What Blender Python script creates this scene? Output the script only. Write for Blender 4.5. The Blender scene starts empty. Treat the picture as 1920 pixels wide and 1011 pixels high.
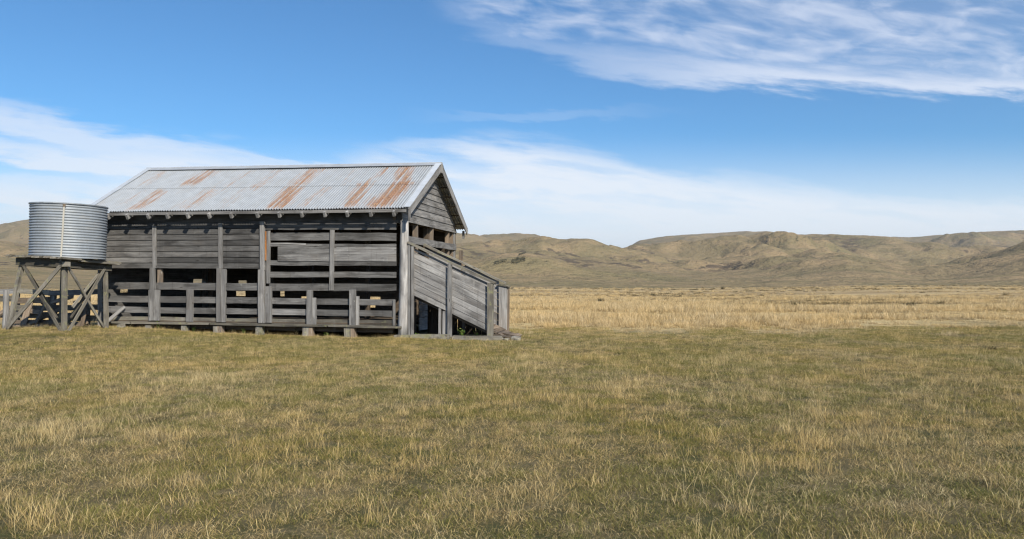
import bpy, math, random
import numpy as np
from mathutils import Vector, Matrix
R = random.Random(11)
NR = np.random.RandomState(5)
scene = bpy.context.scene
COL = scene.collection

# ------------------------------------------------------------------ camera
FPX = 1400.0; HOR = 526.0; EYE = 1.65
cd = bpy.data.cameras.new('camera'); cam = bpy.data.objects.new('camera', cd); COL.objects.link(cam)
cam.location = (0, 0, EYE); cam.rotation_euler = (math.radians(90), 0, 0)
cd.sensor_width = 36; cd.lens = FPX / 1920 * 36
cd.shift_y = (HOR - 505.5) / 1920
cd.clip_start = .1; cd.clip_end = 40000
scene.camera = cam

# ------------------------------------------------------------------ light
SUN_EL = math.radians(37); SUN_AZ = math.radians(31)      # azimuth east of "behind the camera"
sx, sy, sz = math.sin(SUN_AZ) * math.cos(SUN_EL), -math.cos(SUN_AZ) * math.cos(SUN_EL), math.sin(SUN_EL)
sd = bpy.data.lights.new('sun', 'SUN'); sd.energy = 5.0; sd.angle = math.radians(.53); sd.color = (1, .92, .79)
so = bpy.data.objects.new('sun', sd); COL.objects.link(so)
so.rotation_euler = Vector((sx, sy, sz)).to_track_quat('Z', 'Y').to_euler(); so.location = (0, 0, 50)
scene.view_settings.view_transform = 'Standard'; scene.view_settings.look = 'None'
scene.cycles.filter_width = 1.25
scene.view_settings.exposure = 0.36; scene.view_settings.gamma = 1


class NT:
    """small node-tree writer"""
    def __init__(s, tree): s.t = tree; s.n = tree.nodes; s.l = tree.links
    def node(s, k, **kw):
        n = s.n.new(k)
        for a, b in kw.items(): setattr(n, a, b)
        return n
    def put(s, sock, v):
        if isinstance(v, bpy.types.NodeSocket): s.l.new(v, sock)
        elif v is not None:
            if hasattr(sock.default_value, '__len__') and not hasattr(v, '__len__'): v = (v,) * len(sock.default_value)
            if hasattr(sock.default_value, '__len__') and len(sock.default_value) == 4 and len(v) == 3: v = (*v, 1)
            sock.default_value = v
    def m(s, op, a, b=None, c=None, clamp=False):
        n = s.node('ShaderNodeMath', operation=op, use_clamp=clamp)
        for i, v in enumerate((a, b, c)):
            if v is not None: s.put(n.inputs[i], v)
        return n.outputs[0]
    def vm(s, op, a, b=None):
        n = s.node('ShaderNodeVectorMath', operation=op); s.put(n.inputs[0], a)
        if b is not None: s.put(n.inputs[1], b)
        return n.outputs[0]
    def xyz(s, v):
        n = s.node('ShaderNodeSeparateXYZ'); s.put(n.inputs[0], v); return n.outputs
    def comb(s, x, y, z=0.0):
        n = s.node('ShaderNodeCombineXYZ')
        for i, v in enumerate((x, y, z)): s.put(n.inputs[i], v)
        return n.outputs[0]
    def noise(s, v, scale=1, detail=4, rough=.55, dist=0.0, out=0):
        n = s.node('ShaderNodeTexNoise'); s.put(n.inputs['Vector'], v)
        n.inputs['Scale'].default_value = scale; n.inputs['Detail'].default_value = detail
        n.inputs['Roughness'].default_value = rough; n.inputs['Distortion'].default_value = dist
        return n.outputs[out]
    def vor(s, v, scale=1, feature='F1', rnd=1.0):
        n = s.node('ShaderNodeTexVoronoi', feature=feature); s.put(n.inputs['Vector'], v)
        n.inputs['Scale'].default_value = scale; n.inputs['Randomness'].default_value = rnd
        return n.outputs[0]
    def ramp(s, f, stops, interp='LINEAR'):
        n = s.node('ShaderNodeValToRGB'); s.put(n.inputs[0], f); cr = n.color_ramp; cr.interpolation = interp
        while len(cr.elements) < len(stops): cr.elements.new(.5)
        for e, (p, c) in zip(cr.elements, stops):
            e.position = p; e.color = (*c, 1) if hasattr(c, '__len__') else (c, c, c, 1)
        return n.outputs[0]
    def step(s, f, lo, hi, a=0.0, b=1.0):
        n = s.node('ShaderNodeMapRange', interpolation_type='SMOOTHSTEP'); s.put(n.inputs[0], f)
        for i, v in enumerate((lo, hi, a, b)): s.put(n.inputs[i + 1], v)
        return n.outputs[0]
    def mix(s, f, a, b, mode='MIX'):
        n = s.node('ShaderNodeMix', data_type='RGBA', blend_type=mode)
        s.put(n.inputs[0], f); s.put(n.inputs[6], a); s.put(n.inputs[7], b); return n.outputs[2]
    def attr(s, name, kind='GEOMETRY'):
        n = s.node('ShaderNodeAttribute', attribute_name=name, attribute_type=kind); return n.outputs
    def curve(s, x, pts):
        n = s.node('ShaderNodeFloatCurve'); s.put(n.inputs['Value'], x); cu = n.mapping.curves[0]
        for i, (a, b) in enumerate(pts):
            if i < 2: cu.points[i].location = (a, b)
            else: cu.points.new(a, b)
        n.mapping.update(); return n.outputs[0]


# ------------------------------------------------------------------ sky with cirrus
w = bpy.data.worlds.new('World'); scene.world = w; w.use_nodes = True
N = NT(w.node_tree); N.n.clear()
sky = N.node('ShaderNodeTexSky', sky_type='NISHITA'); sky.sun_disc = False
sky.sun_elevation = SUN_EL; sky.sun_rotation = math.pi - SUN_AZ
sky.air_density = 1.0; sky.dust_density = .4; sky.ozone_density = 2.2; sky.altitude = 700
D = N.node('ShaderNodeTexCoord').outputs['Generated']
dx, dy, dz = N.xyz(D)
ady = N.m('MAXIMUM', N.m('ABSOLUTE', dy), .2)
PX = N.m('MULTIPLY_ADD', N.m('DIVIDE', dx, ady), 1400 / 1920, .5)      # 0..1 over the field of view
PZ = N.m('MULTIPLY', N.m('DIVIDE', dz, ady), 1400 / 1920)              # height above the horizon, same unit
def zz(y): return (HOR - y) / 1920
def edge(pts):
    return N.m('MULTIPLY', N.curve(N.m('MULTIPLY', N.m('ADD', PX, .25), 1 / 1.5), [((x / 1920 + .25) / 1.5, zz(y) / .4) for x, y in pts]), .4)
# streak coordinates: along a direction falling slightly to the right
AL = N.m('ADD', N.m('MULTIPLY', PX, .985), N.m('MULTIPLY', PZ, -.17))
AC = N.m('ADD', N.m('MULTIPLY', PX, .13), PZ)
wv = N.noise(N.comb(N.m('MULTIPLY', AL, 3), N.m('MULTIPLY', AC, 9), 2.0), 1.0, 3, .5, 0, 1)
wx, wy, _ = N.xyz(N.vm('SUBTRACT', wv, (.5, .5, .5)))
ALw = N.m('MULTIPLY_ADD', wx, .10, AL); ACw = N.m('MULTIPLY_ADD', wy, .035, AC)
fine = N.noise(N.comb(N.m('MULTIPLY', ALw, 7), N.m('MULTIPLY', ACw, 42), 7.0), 1.0, 9, .62)
soft = N.noise(N.comb(N.m('MULTIPLY', ALw, 2.4), N.m('MULTIPLY', ACw, 13), 3.0), 1.0, 5, .55)
puff = N.noise(N.comb(N.m('MULTIPLY', ALw, 20), N.m('MULTIPLY', ACw, 58), 21.0), 1.0, 6, .52, .4)
jit = N.m('MULTIPLY', N.m('SUBTRACT', fine, .5), .065)
PZj = N.m('ADD', PZ, jit)
# broad lower band, upper edge as a curve
e2 = edge([(-480, 330), (0, 345), (420, 330), (640, 292), (870, 250), (1000, 258), (1150, 288), (1300, 318), (1500, 344), (1650, 362), (1920, 372), (2400, 380)])
b2 = N.step(N.m('SUBTRACT', e2, PZj), -.005, .020)
b2 = N.m('MULTIPLY', b2, N.step(fine, .34, .60, .60, 1.0))
b2 = N.m('MULTIPLY', b2, N.step(N.m('ADD', soft, N.m('MULTIPLY', N.m('SUBTRACT', fine, .5), 1.0)), .36, .60, N.step(PX, .35, .62, .15, .62), 1.0))
# left streaks
def streak(y0, slope, hw, xa, xb, amt):
    c = N.m('MULTIPLY_ADD', PX, -slope, zz(y0))
    d = N.m('ABSOLUTE', N.m('SUBTRACT', PZj, c))
    k = N.step(d, hw * .25, hw, 1.0, 0.0)
    k = N.m('MULTIPLY', k, N.step(PX, xb - .12, xb + .04, 1.0, 0.0))
    k = N.m('MULTIPLY', k, N.step(PX, xa - .12, xa, 0.0, 1.0))
    k = N.m('MULTIPLY', k, N.step(fine, .28, .56, .45, 1.0))
    return N.m('MULTIPLY', k, amt)
s1 = streak(225, .19, .024, -1, .30, .68)
s2 = streak(287, .10, .017, -1, .30, .8)
s3 = streak(258, .09, .008, .28, .62, .42)
s4 = streak(352, .03, .02, -1, .5, .6)
s5 = streak(217, -.005, .007, .5, .66, .13)
hz = N.m('MULTIPLY', N.step(PZ, .03, .15, 1.0, 0.0), .86)
# upper right field
e3 = edge([(-480, -80), (600, -60), (800, 30), (930, 78), (1100, 132), (1200, 150), (1400, 163), (1600, 176), (1920, 186), (2400, 180)])
dd = N.m('SUBTRACT', PZj, e3)
inn = N.step(dd, -.006, .010)
rim = N.step(dd, .004, .042, 1.0, 0.0)
rimk = N.m('MULTIPLY', rim, N.step(PX, .46, .80, .25, .95))
pat = N.step(N.m('ADD', N.m('MULTIPLY', puff, .42), N.m('MULTIPLY_ADD', fine, .30, N.m('MULTIPLY', soft, .32))), .45, .68)
fieldk = N.m('MULTIPLY', N.step(PX, .41, .49, .0, 1.0), N.m('MAXIMUM', N.m('MULTIPLY', pat, .58), N.m('MULTIPLY', rimk, .76)))
fieldk = N.m('ADD', fieldk, N.m('MULTIPLY', N.step(PX, .5, .8, .0, 1.0), .14))
b3 = N.m('MULTIPLY', N.m('MULTIPLY', inn, fieldk), N.step(PZ, .4, .8, 1.0, .3))
tot = N.m('MAXIMUM', N.m('MULTIPLY', b2, .92), b3)
for k in (s1, s2, s3, s4, s5, hz):
    tot = N.m('SUBTRACT', N.m('ADD', tot, k), N.m('MULTIPLY', tot, k))
tot = N.m('MULTIPLY', N.m('MINIMUM', tot, .93), N.step(dz, -.02, .0))
SKYK = .088
skyc = N.mix(1.0, sky.outputs[0], (.52, .96, 1.24), 'MULTIPLY')
cloudc = N.mix(N.step(PZ, .03, .25), (8.6, 9.1, 9.6), (7.0, 7.6, 8.9))
col = N.mix(tot, skyc, cloudc)
bg = N.node('ShaderNodeBackground'); N.put(bg.inputs[0], col); bg.inputs[1].default_value = SKYK
wo = N.node('ShaderNodeOutputWorld'); N.l.new(bg.outputs[0], wo.inputs[0])


# ------------------------------------------------------------------ helpers
def tag(o, label=None, cat=None, group=None, kind=None):
    if label: o['label'] = label
    if cat: o['category'] = cat
    if group: o['group'] = group
    if kind: o['kind'] = kind
    return o


def empty(name, loc=(0, 0, 0), rz=0.0):
    o = bpy.data.objects.new(name, None); COL.objects.link(o); o.location = loc; o.rotation_euler = (0, 0, rz)
    o.empty_display_size = .2
    return o


def mat(name):
    m = bpy.data.materials.new(name); m.use_nodes = True; t = NT(m.node_tree); t.n.clear()
    out = t.node('ShaderNodeOutputMaterial'); return m, t, out


def principled(t, out, base, rough=.8, metal=0.0, bump=None, bstr=.3, bdist=.01, spec=.3):
    p = t.node('ShaderNodeBsdfPrincipled'); t.put(p.inputs['Base Color'], base); t.put(p.inputs['Roughness'], rough)
    t.put(p.inputs['Metallic'], metal); p.inputs['Specular IOR Level'].default_value = spec
    if bump is not None:
        b = t.node('ShaderNodeBump'); b.inputs['Strength'].default_value = bstr; b.inputs['Distance'].default_value = bdist
        t.put(b.inputs['Height'], bump); t.l.new(b.outputs[0], p.inputs['Normal'])
    t.l.new(p.outputs[0], out.inputs[0]); return p


def wood_mat(name, dark, mid, light, lichen=0.0, lcol=(.30, .30, .10), warm=0.0):
    m, t, out = mat(name)
    gc = t.attr('gc')[1]; tone = t.attr('tone')[2]
    x, y, z = t.xyz(gc)
    g = t.noise(t.comb(t.m('MULTIPLY', x, 1.6), t.m('MULTIPLY', y, 55), t.m('MULTIPLY', z, 55)), 1, 7, .62, .4)
    b = t.noise(t.comb(t.m('MULTIPLY', x, .9), t.m('MULTIPLY', y, 7), t.m('MULTIPLY', z, 7)), 1, 5, .6, .6)
    v = t.m('ADD', t.m('MULTIPLY', g, .5), t.m('MULTIPLY', b, .5))
    c = t.ramp(v, [(.24, dark), (.48, mid), (.72, light)])
    crack = t.noise(t.comb(t.m('MULTIPLY', x, .7), t.m('MULTIPLY', y, 80), t.m('MULTIPLY', z, 80)), 1, 3, .5, .3)
    c = t.mix(t.step(crack, .62, .70, 0, .75), c, (.02, .018, .016))
    kn = t.vor(t.comb(t.m('MULTIPLY', x, 1.4), t.m('MULTIPLY', y, 6.5), z), 1)
    c = t.mix(t.step(kn, .05, .11, .8, 0), c, (.03, .025, .02))
    wn = t.noise(gc, 1.3, 4, .6)
    c = t.mix(t.m('MULTIPLY', t.step(wn, .5, .68), .14 + warm), c, (.20, .155, .11))
    lf = t.noise(t.comb(t.m('MULTIPLY', x, 1.1), t.m('MULTIPLY', y, 2.5), t.m('MULTIPLY', z, 2.5)), 1, 3, .6, .3)
    c = t.mix(t.step(lf, .48, .68, 0, .6), c, (.055, .052, .05))
    gp = t.xyz(t.node('ShaderNodeNewGeometry').outputs['Position'])
    run = t.noise(t.comb(t.m('MULTIPLY', gp[0], 9), t.m('MULTIPLY', gp[1], 9), t.m('MULTIPLY', gp[2], .7)), 1, 5, .65)
    c = t.mix(t.step(run, .58, .74, 0, .22), c, (.40, .39, .37))
    c = t.mix(t.step(run, .28, .42, .35, 0), c, (.06, .05, .042))
    st = t.noise(t.comb(t.m('MULTIPLY', x, 5), t.m('MULTIPLY', y, 9), t.m('MULTIPLY', z, 9)), 1, 4, .7)
    c = t.mix(t.step(st, .62, .74, 0, .45), c, (.42, .41, .38))
    if lichen:
        ln = t.noise(gc, 6, 6, .7)
        c = t.mix(t.step(ln, .60 - .16 * lichen, .72 - .1 * lichen, 0, .8), c, lcol)
    c = t.vm('MULTIPLY', c, t.comb(tone, tone, tone))
    principled(t, out, c, .88, 0, t.m('SUBTRACT', v, t.m('MULTIPLY', t.step(crack, .60, .7), .8)), .7, .012, .2)
    return m


WOOD = wood_mat('weathered_grey_timber', (.066, .064, .063), (.18, .175, .170), (.36, .352, .338))
WOODL = wood_mat('lichened_timber', (.065, .06, .05), (.17, .155, .128), (.32, .30, .25), lichen=.35, lcol=(.25, .245, .13))
WOODB = wood_mat('brown_timber', (.06, .045, .033), (.17, .13, .095), (.34, .27, .20), warm=.25)
WOODO = wood_mat('orange_stained_timber', (.16, .06, .02), (.34, .14, .04), (.45, .26, .12))


def galv_mat(name, tint=(.60, .63, .66), metal=.55, rust=True, dirt=.4):
    m, t, out = mat(name)
    gc = t.attr('gc')[1]; x, y, z = t.xyz(gc)
    n1 = t.noise(t.comb(t.m('MULTIPLY', x, 9), t.m('MULTIPLY', y, .8), z), 1, 6, .65)
    n2 = t.noise(gc, 3.5, 5, .6)
    n3 = t.noise(t.comb(t.m('MULTIPLY', x, 40), t.m('MULTIPLY', y, 12), z), 1, 4, .7)
    c = t.mix(t.step(n2, .3, .75), tuple(v * .84 for v in tint), tint)
    c = t.mix(t.m('MULTIPLY', t.step(n1, .45, .7), dirt), c, (.36, .33, .28))
    c = t.mix(t.step(n3, .60, .75, 0, .2), c, (.72, .74, .75))
    r = .5
    me = metal
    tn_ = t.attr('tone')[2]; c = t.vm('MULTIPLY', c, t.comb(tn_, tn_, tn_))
    if rust:
        ra = t.attr('rust')[2]
        rn = t.m('ADD', t.m('MULTIPLY', n1, .75), t.m('MULTIPLY', n3, .55))
        k = t.step(t.m('ADD', ra, t.m('MULTIPLY', t.m('SUBTRACT', rn, .65), 1.5)), .16, .78)
        rc = t.mix(t.step(n3, .4, .65), (.12, .05, .022), (.33, .20, .11))
        rc = t.mix(t.step(n2, .4, .65, 0, .6), rc, (.23, .105, .05))
        c = t.mix(t.m('MULTIPLY', k, .92), c, rc)
        me = t.m('MULTIPLY', t.m('SUBTRACT', 1.0, k), metal)
        r = t.m('MULTIPLY_ADD', k, .35, .48)
    principled(t, out, c, r, me, n3, .15, .004, .4)
    return m


GALV = galv_mat('galvanised_roofing', (.475, .51, .545), .22, dirt=.28)
GALVT = galv_mat('galvanised_tank_sheet', (.27, .30, .33), .18, rust=False, dirt=.25)
STRIP = galv_mat('pale_metal_strip', (.40, .38, .33), .1, rust=False, dirt=.5)


def stone_mat(name, a, b, sc=8):
    m, t, out = mat(name); P = t.node('ShaderNodeTexCoord').outputs['Object']
    n = t.noise(P, sc, 8, .65); k = t.noise(P, sc * .35, 4, .6)
    c = t.mix(t.step(n, .35, .65), a, b); c = t.mix(t.step(k, .52, .66, 0, .6), c, (.25, .24, .12))
    principled(t, out, c, .92, 0, n, .8, .02, .15); return m


STONE = stone_mat('lichened_stone', (.10, .094, .08), (.26, .245, .21))


class MB:
    def __init__(s): s.v = []; s.f = []; s.gc = []; s.tn = []; s.smooth = False
    def beam(s, A, B, w0, t0, up=(0, 0, 1), w1=None, t1=None, tone=1.0, jit=.006, seg=None, rag=0.0):
        A = Vector(A); B = Vector(B); d = B - A; L = d.length; d.normalize(); up = Vector(up)
        wv = (up - d * up.dot(d)).normalized(); tv = d.cross(wv)
        w1 = w0 if w1 is None else w1; t1 = t0 if t1 is None else t1
        n = seg or max(1, int(L / .45)); off = Vector((R.uniform(0, 90), R.uniform(0, 90), R.uniform(0, 90)))
        tone *= R.uniform(.76, 1.24)
        b0 = len(s.v)
        for i in range(n + 1):
            k = i / n; c = A.lerp(B, k); ww = (w0 + (w1 - w0) * k) / 2; tt = (t0 + (t1 - t0) * k) / 2
            c = c + wv * R.uniform(-jit, jit) + tv * R.uniform(-jit, jit) * .5
            for a, b in ((-1, -1), (1, -1), (1, 1), (-1, 1)):
                e = 0
                if rag and i in (0, n): e = R.uniform(-rag, rag)
                wj = ww + R.uniform(-jit, jit) * .7
                s.v.append(c + wv * a * wj + tv * b * tt + d * e)
                s.gc.append(off + Vector((k * L, a * ww, b * tt))); s.tn.append(tone)
        for i in range(n):
            p = b0 + 4 * i
            for j in range(4): s.f.append((p + j, p + (j + 1) % 4, p + 4 + (j + 1) % 4, p + 4 + j))
        s.f.append((b0 + 3, b0 + 2, b0 + 1, b0)); p = b0 + 4 * n; s.f.append((p, p + 1, p + 2, p + 3))
        return s
    def prism(s, pts, d, tone=1.0, axis=(1, 0, 0)):
        """polygon pts (list of Vector) extruded by vector d; grain runs along axis"""
        off = Vector((R.uniform(0, 90), R.uniform(0, 90), R.uniform(0, 90))); ax = Vector(axis).normalized()
        d = Vector(d); o = [Vector(p) for p in pts]; b0 = len(s.v); n = len(o); tone *= R.uniform(.88, 1.12)
        side = ax.cross(d.normalized())
        for q in o + [p + d for p in o]:
            s.v.append(q); s.gc.append(off + Vector((q.dot(ax), q.dot(side), q.dot(d.normalized())))); s.tn.append(tone)
        s.f.append(tuple(range(b0, b0 + n))[::-1]); s.f.append(tuple(range(b0 + n, b0 + 2 * n)))
        for i in range(n):
            j = (i + 1) % n; s.f.append((b0 + i, b0 + j, b0 + n + j, b0 + n + i))
        return s
    def tube(s, A, B, r0, r1, n=12, seg=6, tone=1.0, wob=.008):
        A = Vector(A); B = Vector(B); d = (B - A); L = d.length; d.normalize()
        u = d.orthogonal().normalized(); v = d.cross(u); b0 = len(s.v)
        off = Vector((R.uniform(0, 90), R.uniform(0, 90), R.uniform(0, 90)))
        rr = [R.uniform(.94, 1.06) for _ in range(n)]
        for i in range(seg + 1):
            k = i / seg; c = A.lerp(B, k) + u * R.uniform(-wob, wob) + v * R.uniform(-wob, wob); r = r0 + (r1 - r0) * k
            for j in range(n):
                a = 2 * math.pi * j / n
                s.v.append(c + (u * math.cos(a) + v * math.sin(a)) * r * rr[j])
                s.gc.append(off + Vector((k * L, r * math.cos(a) * 1.2, r * math.sin(a) * 1.2))); s.tn.append(tone)
        for i in range(seg):
            for j in range(n):
                p = b0 + i * n + j; q = b0 + i * n + (j + 1) % n; s.f.append((p, q, q + n, p + n))
        s.f.append(tuple(range(b0, b0 + n))[::-1]); s.f.append(tuple(range(b0 + seg * n, b0 + seg * n + n)))
        return s
    def build(s, name, m, parent=None, smooth=False, rust=None):
        me = bpy.data.meshes.new(name); me.from_pydata([tuple(v) for v in s.v], [], s.f)
        a = me.attributes.new('gc', 'FLOAT_VECTOR', 'POINT'); a.data.foreach_set('vector', np.array([tuple(g) for g in s.gc], 'f').ravel())
        a = me.attributes.new('tone', 'FLOAT', 'POINT'); a.data.foreach_set('value', np.array(s.tn, 'f'))
        if rust is not None:
            a = me.attributes.new('rust', 'FLOAT', 'POINT'); a.data.foreach_set('value', np.array(rust, 'f'))
        me.materials.append(m)
        if smooth: me.polygons.foreach_set('use_smooth', [True] * len(me.polygons))
        me.update(); o = bpy.data.objects.new(name, me); COL.objects.link(o)
        if parent: o.parent = parent
        return o


# numpy noise
def _hash(ix, iy, seed):
    h = (ix.astype(np.int64) * 374761393 + iy.astype(np.int64) * 668265263 + seed * 1442695041) & 0xffffffff
    h = ((h ^ (h >> 13)) * 1274126177) & 0xffffffff
    return ((h ^ (h >> 16)) & 0xffff) / 65535.0
def vnoise(x, y, seed=0):
    x = np.asarray(x, float); y = np.asarray(y, float)
    ix = np.floor(x); iy = np.floor(y); fx = x - ix; fy = y - iy
    fx = fx * fx * fx * (fx * (fx * 6 - 15) + 10); fy = fy * fy * fy * (fy * (fy * 6 - 15) + 10)
    a = _hash(ix, iy, seed); b = _hash(ix + 1, iy, seed); c = _hash(ix, iy + 1, seed); d = _hash(ix + 1, iy + 1, seed)
    return (a + (b - a) * fx) * (1 - fy) + (c + (d - c) * fx) * fy
def fbm(x, y, o=4, seed=0, g=.5):
    s = 0; a = 1; t = 0
    for i in range(o):
        s = s + a * vnoise(x * 2 ** i + 17.3 * i, y * 2 ** i - 9.1 * i, seed + i); t += a; a *= g
    return s / t
def ridged(x, y, o=4, seed=0, g=.5):
    s = 0; a = 1; t = 0
    for i in range(o):
        n = 1 - np.abs(2 * vnoise(x * 2 ** i + 31.7 * i, y * 2 ** i + 11.9 * i, seed + i) - 1); s = s + a * n; t += a; a *= g
    return s / t
def sst(a, b, x):
    t = np.clip((x - a) / (b - a), 0, 1); return t * t * (3 - 2 * t)


# ------------------------------------------------------------------ ground
def gh(x, y):
    x = np.asarray(x, float); y = np.asarray(y, float)
    r = np.hypot(x, y)
    z = .26 * np.exp(-((x + 13.6) ** 2 + (y - 21.3) ** 2) / (2 * 2.8 ** 2))
    z = z + (fbm(x * .35, y * .35, 3, 3) - .5) * .07 * (1 - np.exp(-(np.hypot(x + 8, y - 22) / 12) ** 4) * .0) * sst(2, 6, r)
    z = z + (fbm(x / 34, y / 16, 3, 9) - .5) * 1.1 * sst(38, 110, r)
    az = x / np.maximum(np.abs(y), 1)
    z = z - 2.2 * sst(110, 330, r) * (1 - .72 * sst(.18, .5, az))
    return z
def ghs(x, y): return float(gh(np.array([x]), np.array([y]))[0])


def grid_mesh(name, X, Y, Z, m, wrap=False):
    nr, nc = X.shape; V = np.stack([X, Y, Z], -1).reshape(-1, 3)
    i = np.arange(nr - 1)[:, None]; j = np.arange(nc if wrap else nc - 1)[None, :]
    j2 = (j + 1) % nc
    F = np.stack([i * nc + j, i * nc + j2, (i + 1) * nc + j2, (i + 1) * nc + j], -1).reshape(-1, 4)
    me = bpy.data.meshes.new(name); me.vertices.add(len(V)); me.vertices.foreach_set('co', V.astype('f').ravel())
    me.loops.add(F.size); me.loops.foreach_set('vertex_index', F.astype('i').ravel())
    me.polygons.add(len(F)); me.polygons.foreach_set('loop_start', np.arange(0, F.size, 4, dtype='i')); me.polygons.foreach_set('loop_total', np.full(len(F), 4, 'i'))
    me.polygons.foreach_set('use_smooth', np.ones(len(F), bool)); me.update(calc_edges=True); me.validate()
    me.materials.append(m); o = bpy.data.objects.new(name, me); COL.objects.link(o); return o


m, t, out = mat('pasture_soil_and_turf')
P = t.node('ShaderNodeNewGeometry').outputs['Position']; x, y, _ = t.xyz(P)
rr = t.m('SQRT', t.m('ADD', t.m('MULTIPLY', x, x), t.m('MULTIPLY', y, y)))
n1 = t.noise(t.comb(x, y, 0), .45, 6, .6); n2 = t.noise(P, 2.3, 5, .65); n3 = t.noise(P, 26, 5, .7)
nl = t.noise(t.comb(t.m('MULTIPLY', x, .018), t.m('MULTIPLY', y, .05), 0), 1, 6, .65)
near = t.mix(t.step(n1, .42, .6), (.062, .066, .026), (.115, .095, .05))
near = t.mix(t.step(n2, .45, .65), near, (.15, .122, .068))
near = t.mix(t.step(n3, .35, .7, 0, .6), near, (.055, .05, .025))
straw = t.mix(t.step(n2, .35, .65), (.36, .28, .145), (.50, .40, .21))
straw = t.mix(t.step(n3, .55, .75, 0, .4), straw, (.14, .11, .06))
bd = t.m('ADD', 23.3, t.m('ADD', t.m('MULTIPLY', t.step(x, 8, 22), 6.0), t.step(x, -4, -.5, 5.0, 0.0)))
sm = t.step(t.m('SUBTRACT', t.m('MULTIPLY_ADD', t.m('SUBTRACT', n1, .5), 8.0, y), bd), -2.5, 4.0)
c = t.mix(sm, near, straw)
far = t.mix(t.step(nl, .40, .60), (.42, .32, .175), (.27, .20, .108))
spk = t.noise(t.comb(t.m('MULTIPLY', x, .55), t.m('MULTIPLY', y, .22), 4), 1, 5, .7)
far = t.mix(t.step(spk, .56, .66, 0, .75), far, (.10, .085, .05))
far = t.mix(t.step(n2, .4, .7, 0, .35), far, (.45, .36, .20))
c = t.mix(t.step(rr, 42, 85), c, far)
b = t.m('ADD', t.m('MULTIPLY', n3, .4), n2)
principled(t, out, c, .95, 0, b, .7, .06, .1)
GROUND = m
nr, nc = 260, 720
rad = np.geomspace(1.0, 16000, nr); ang = np.linspace(0, 2 * np.pi, nc, endpoint=False)
RR, AA = np.meshgrid(rad, ang, indexing='ij'); X = RR * np.cos(AA); Y = RR * np.sin(AA)
Z = gh(X, Y) - 60 * sst(2500, 9000, RR)
gro = grid_mesh('ground', X, Y, Z, GROUND, True); gro['kind'] = 'structure'

# ------------------------------------------------------------------ hills
m, t, out = mat('dry_hill_grass')
G = t.node('ShaderNodeNewGeometry'); P = G.outputs['Position']; x, y, z = t.xyz(P); nx, ny, nz = t.xyz(G.outputs['Normal'])
a1 = t.noise(P, .0022, 6, .6); a2 = t.noise(P, .012, 6, .62); a3 = t.noise(t.vm('MULTIPLY', P, (1, 1, 2.2)), .05, 5, .65)
c = t.mix(t.step(a1, .38, .62), (.214, .171, .101), (.186, .158, .089))
c = t.mix(t.step(a2, .42, .66, 0, .8), c, (.29, .215, .128))
c = t.mix(t.step(a2, .25, .44, .8, 0), c, (.15, .132, .08))
c = t.mix(t.step(a3, .56, .70, 0, .55), c, (.14, .11, .075))
conv = t.attr('gully')[2]
sc = t.m('ADD', t.m('MULTIPLY', a3, .85), t.m('MULTIPLY', a2, .35))
rk = t.step(t.m('ADD', sc, t.m('MULTIPLY', conv, .22)), .685, .775)
lowk = t.step(z, 20, 260, 1.0, .35)
c = t.mix(t.m('MULTIPLY', t.m('MULTIPLY', t.m('MULTIPLY', rk, lowk), t.step(z, 4, 22)), .8), c, (.075, .062, .052))
sp = t.noise(t.vm('MULTIPLY', P, (1, 1, 1.6)), .11, 4, .7)
lowz = t.step(z, 10, 130, 1.0, 0.0)
c = t.mix(t.m('MULTIPLY', t.step(sp, .57, .64, 0, .7), t.m('MULTIPLY', lowz, t.step(t.m('ADD', a2, t.m('MULTIPLY', conv, .1)), .48, .62))), c, (.075, .068, .05))
c = t.mix(t.m('MULTIPLY', t.step(sp, .58, .66, 0, .85), t.step(t.m('ADD', a1, t.m('MULTIPLY', a2, .4)), .62, .80, .15, 1.0)), c, (.085, .08, .055))
principled(t, out, c, .97, 0, t.m('ADD', a3, t.m('MULTIPLY', sp, .3)), .9, 9.0, .05)
HILLM = m
FAR = [(-900, 112), (-300, 108), (0, 106), (50, 115), (150, 125), (400, 120), (700, 100), (870, 89), (900, 86), (970, 90), (1010, 86), (1060, 72), (1110, 58), (1160, 60), (1200, 76), (1250, 84), (1330, 89), (1400, 93), (1422, 91), (1500, 80), (1640, 76), (1740, 84), (1800, 90), (1920, 95), (2300, 108), (2900, 100)]
MID = [(-900, 70), (0, 72), (200, 60), (600, 70), (870, 62), (950, 56), (1030, 66), (1065, 74), (1100, 75), (1130, 70), (1165, 63), (1210, 66), (1290, 70), (1380, 84), (1430, 93), (1475, 94), (1510, 88), (1560, 88), (1640, 84), (1740, 80), (1820, 64), (1880, 56), (1920, 50), (2200, 60), (2900, 80)]
NEA = [(-900, 40), (0, 52), (120, 38), (300, 28), (600, 30), (870, 36), (950, 50), (1020, 56), (1100, 48), (1200, 34), (1290, 18), (1360, 6), (1420, 24), (1500, 46), (1580, 56), (1660, 40), (1720, 12), (1770, 14), (1830, 38), (1920, 66), (2100, 90), (2900, 80)]
FOO = [(-900, 8), (0, 16), (200, 6), (870, 12), (930, 6), (1000, 14), (1120, 4), (1300, 2), (1500, 3), (1700, 5), (1800, 12), (1900, 26), (2100, 40), (2900, 30)]
ncz, nrz = 1150, 420
pxs = np.linspace(-700, 2620, ncz); rz_ = np.geomspace(270, 7600, nrz)
RZ, PXG = np.meshgrid(rz_, pxs, indexing='ij')
tanv = (PXG - 960) / 1400; YH = RZ; XH = tanv * RZ                     # columns run straight away from the origin
wxn = (fbm(XH / 900, YH / 900, 3, 21) - .5) * 420; wyn = (fbm(XH / 900, YH / 900, 3, 28) - .5) * 420
big = 1.05 - ridged((XH + wxn) / 980, (YH + wyn) / 980, 5, 41, .5)
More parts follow.
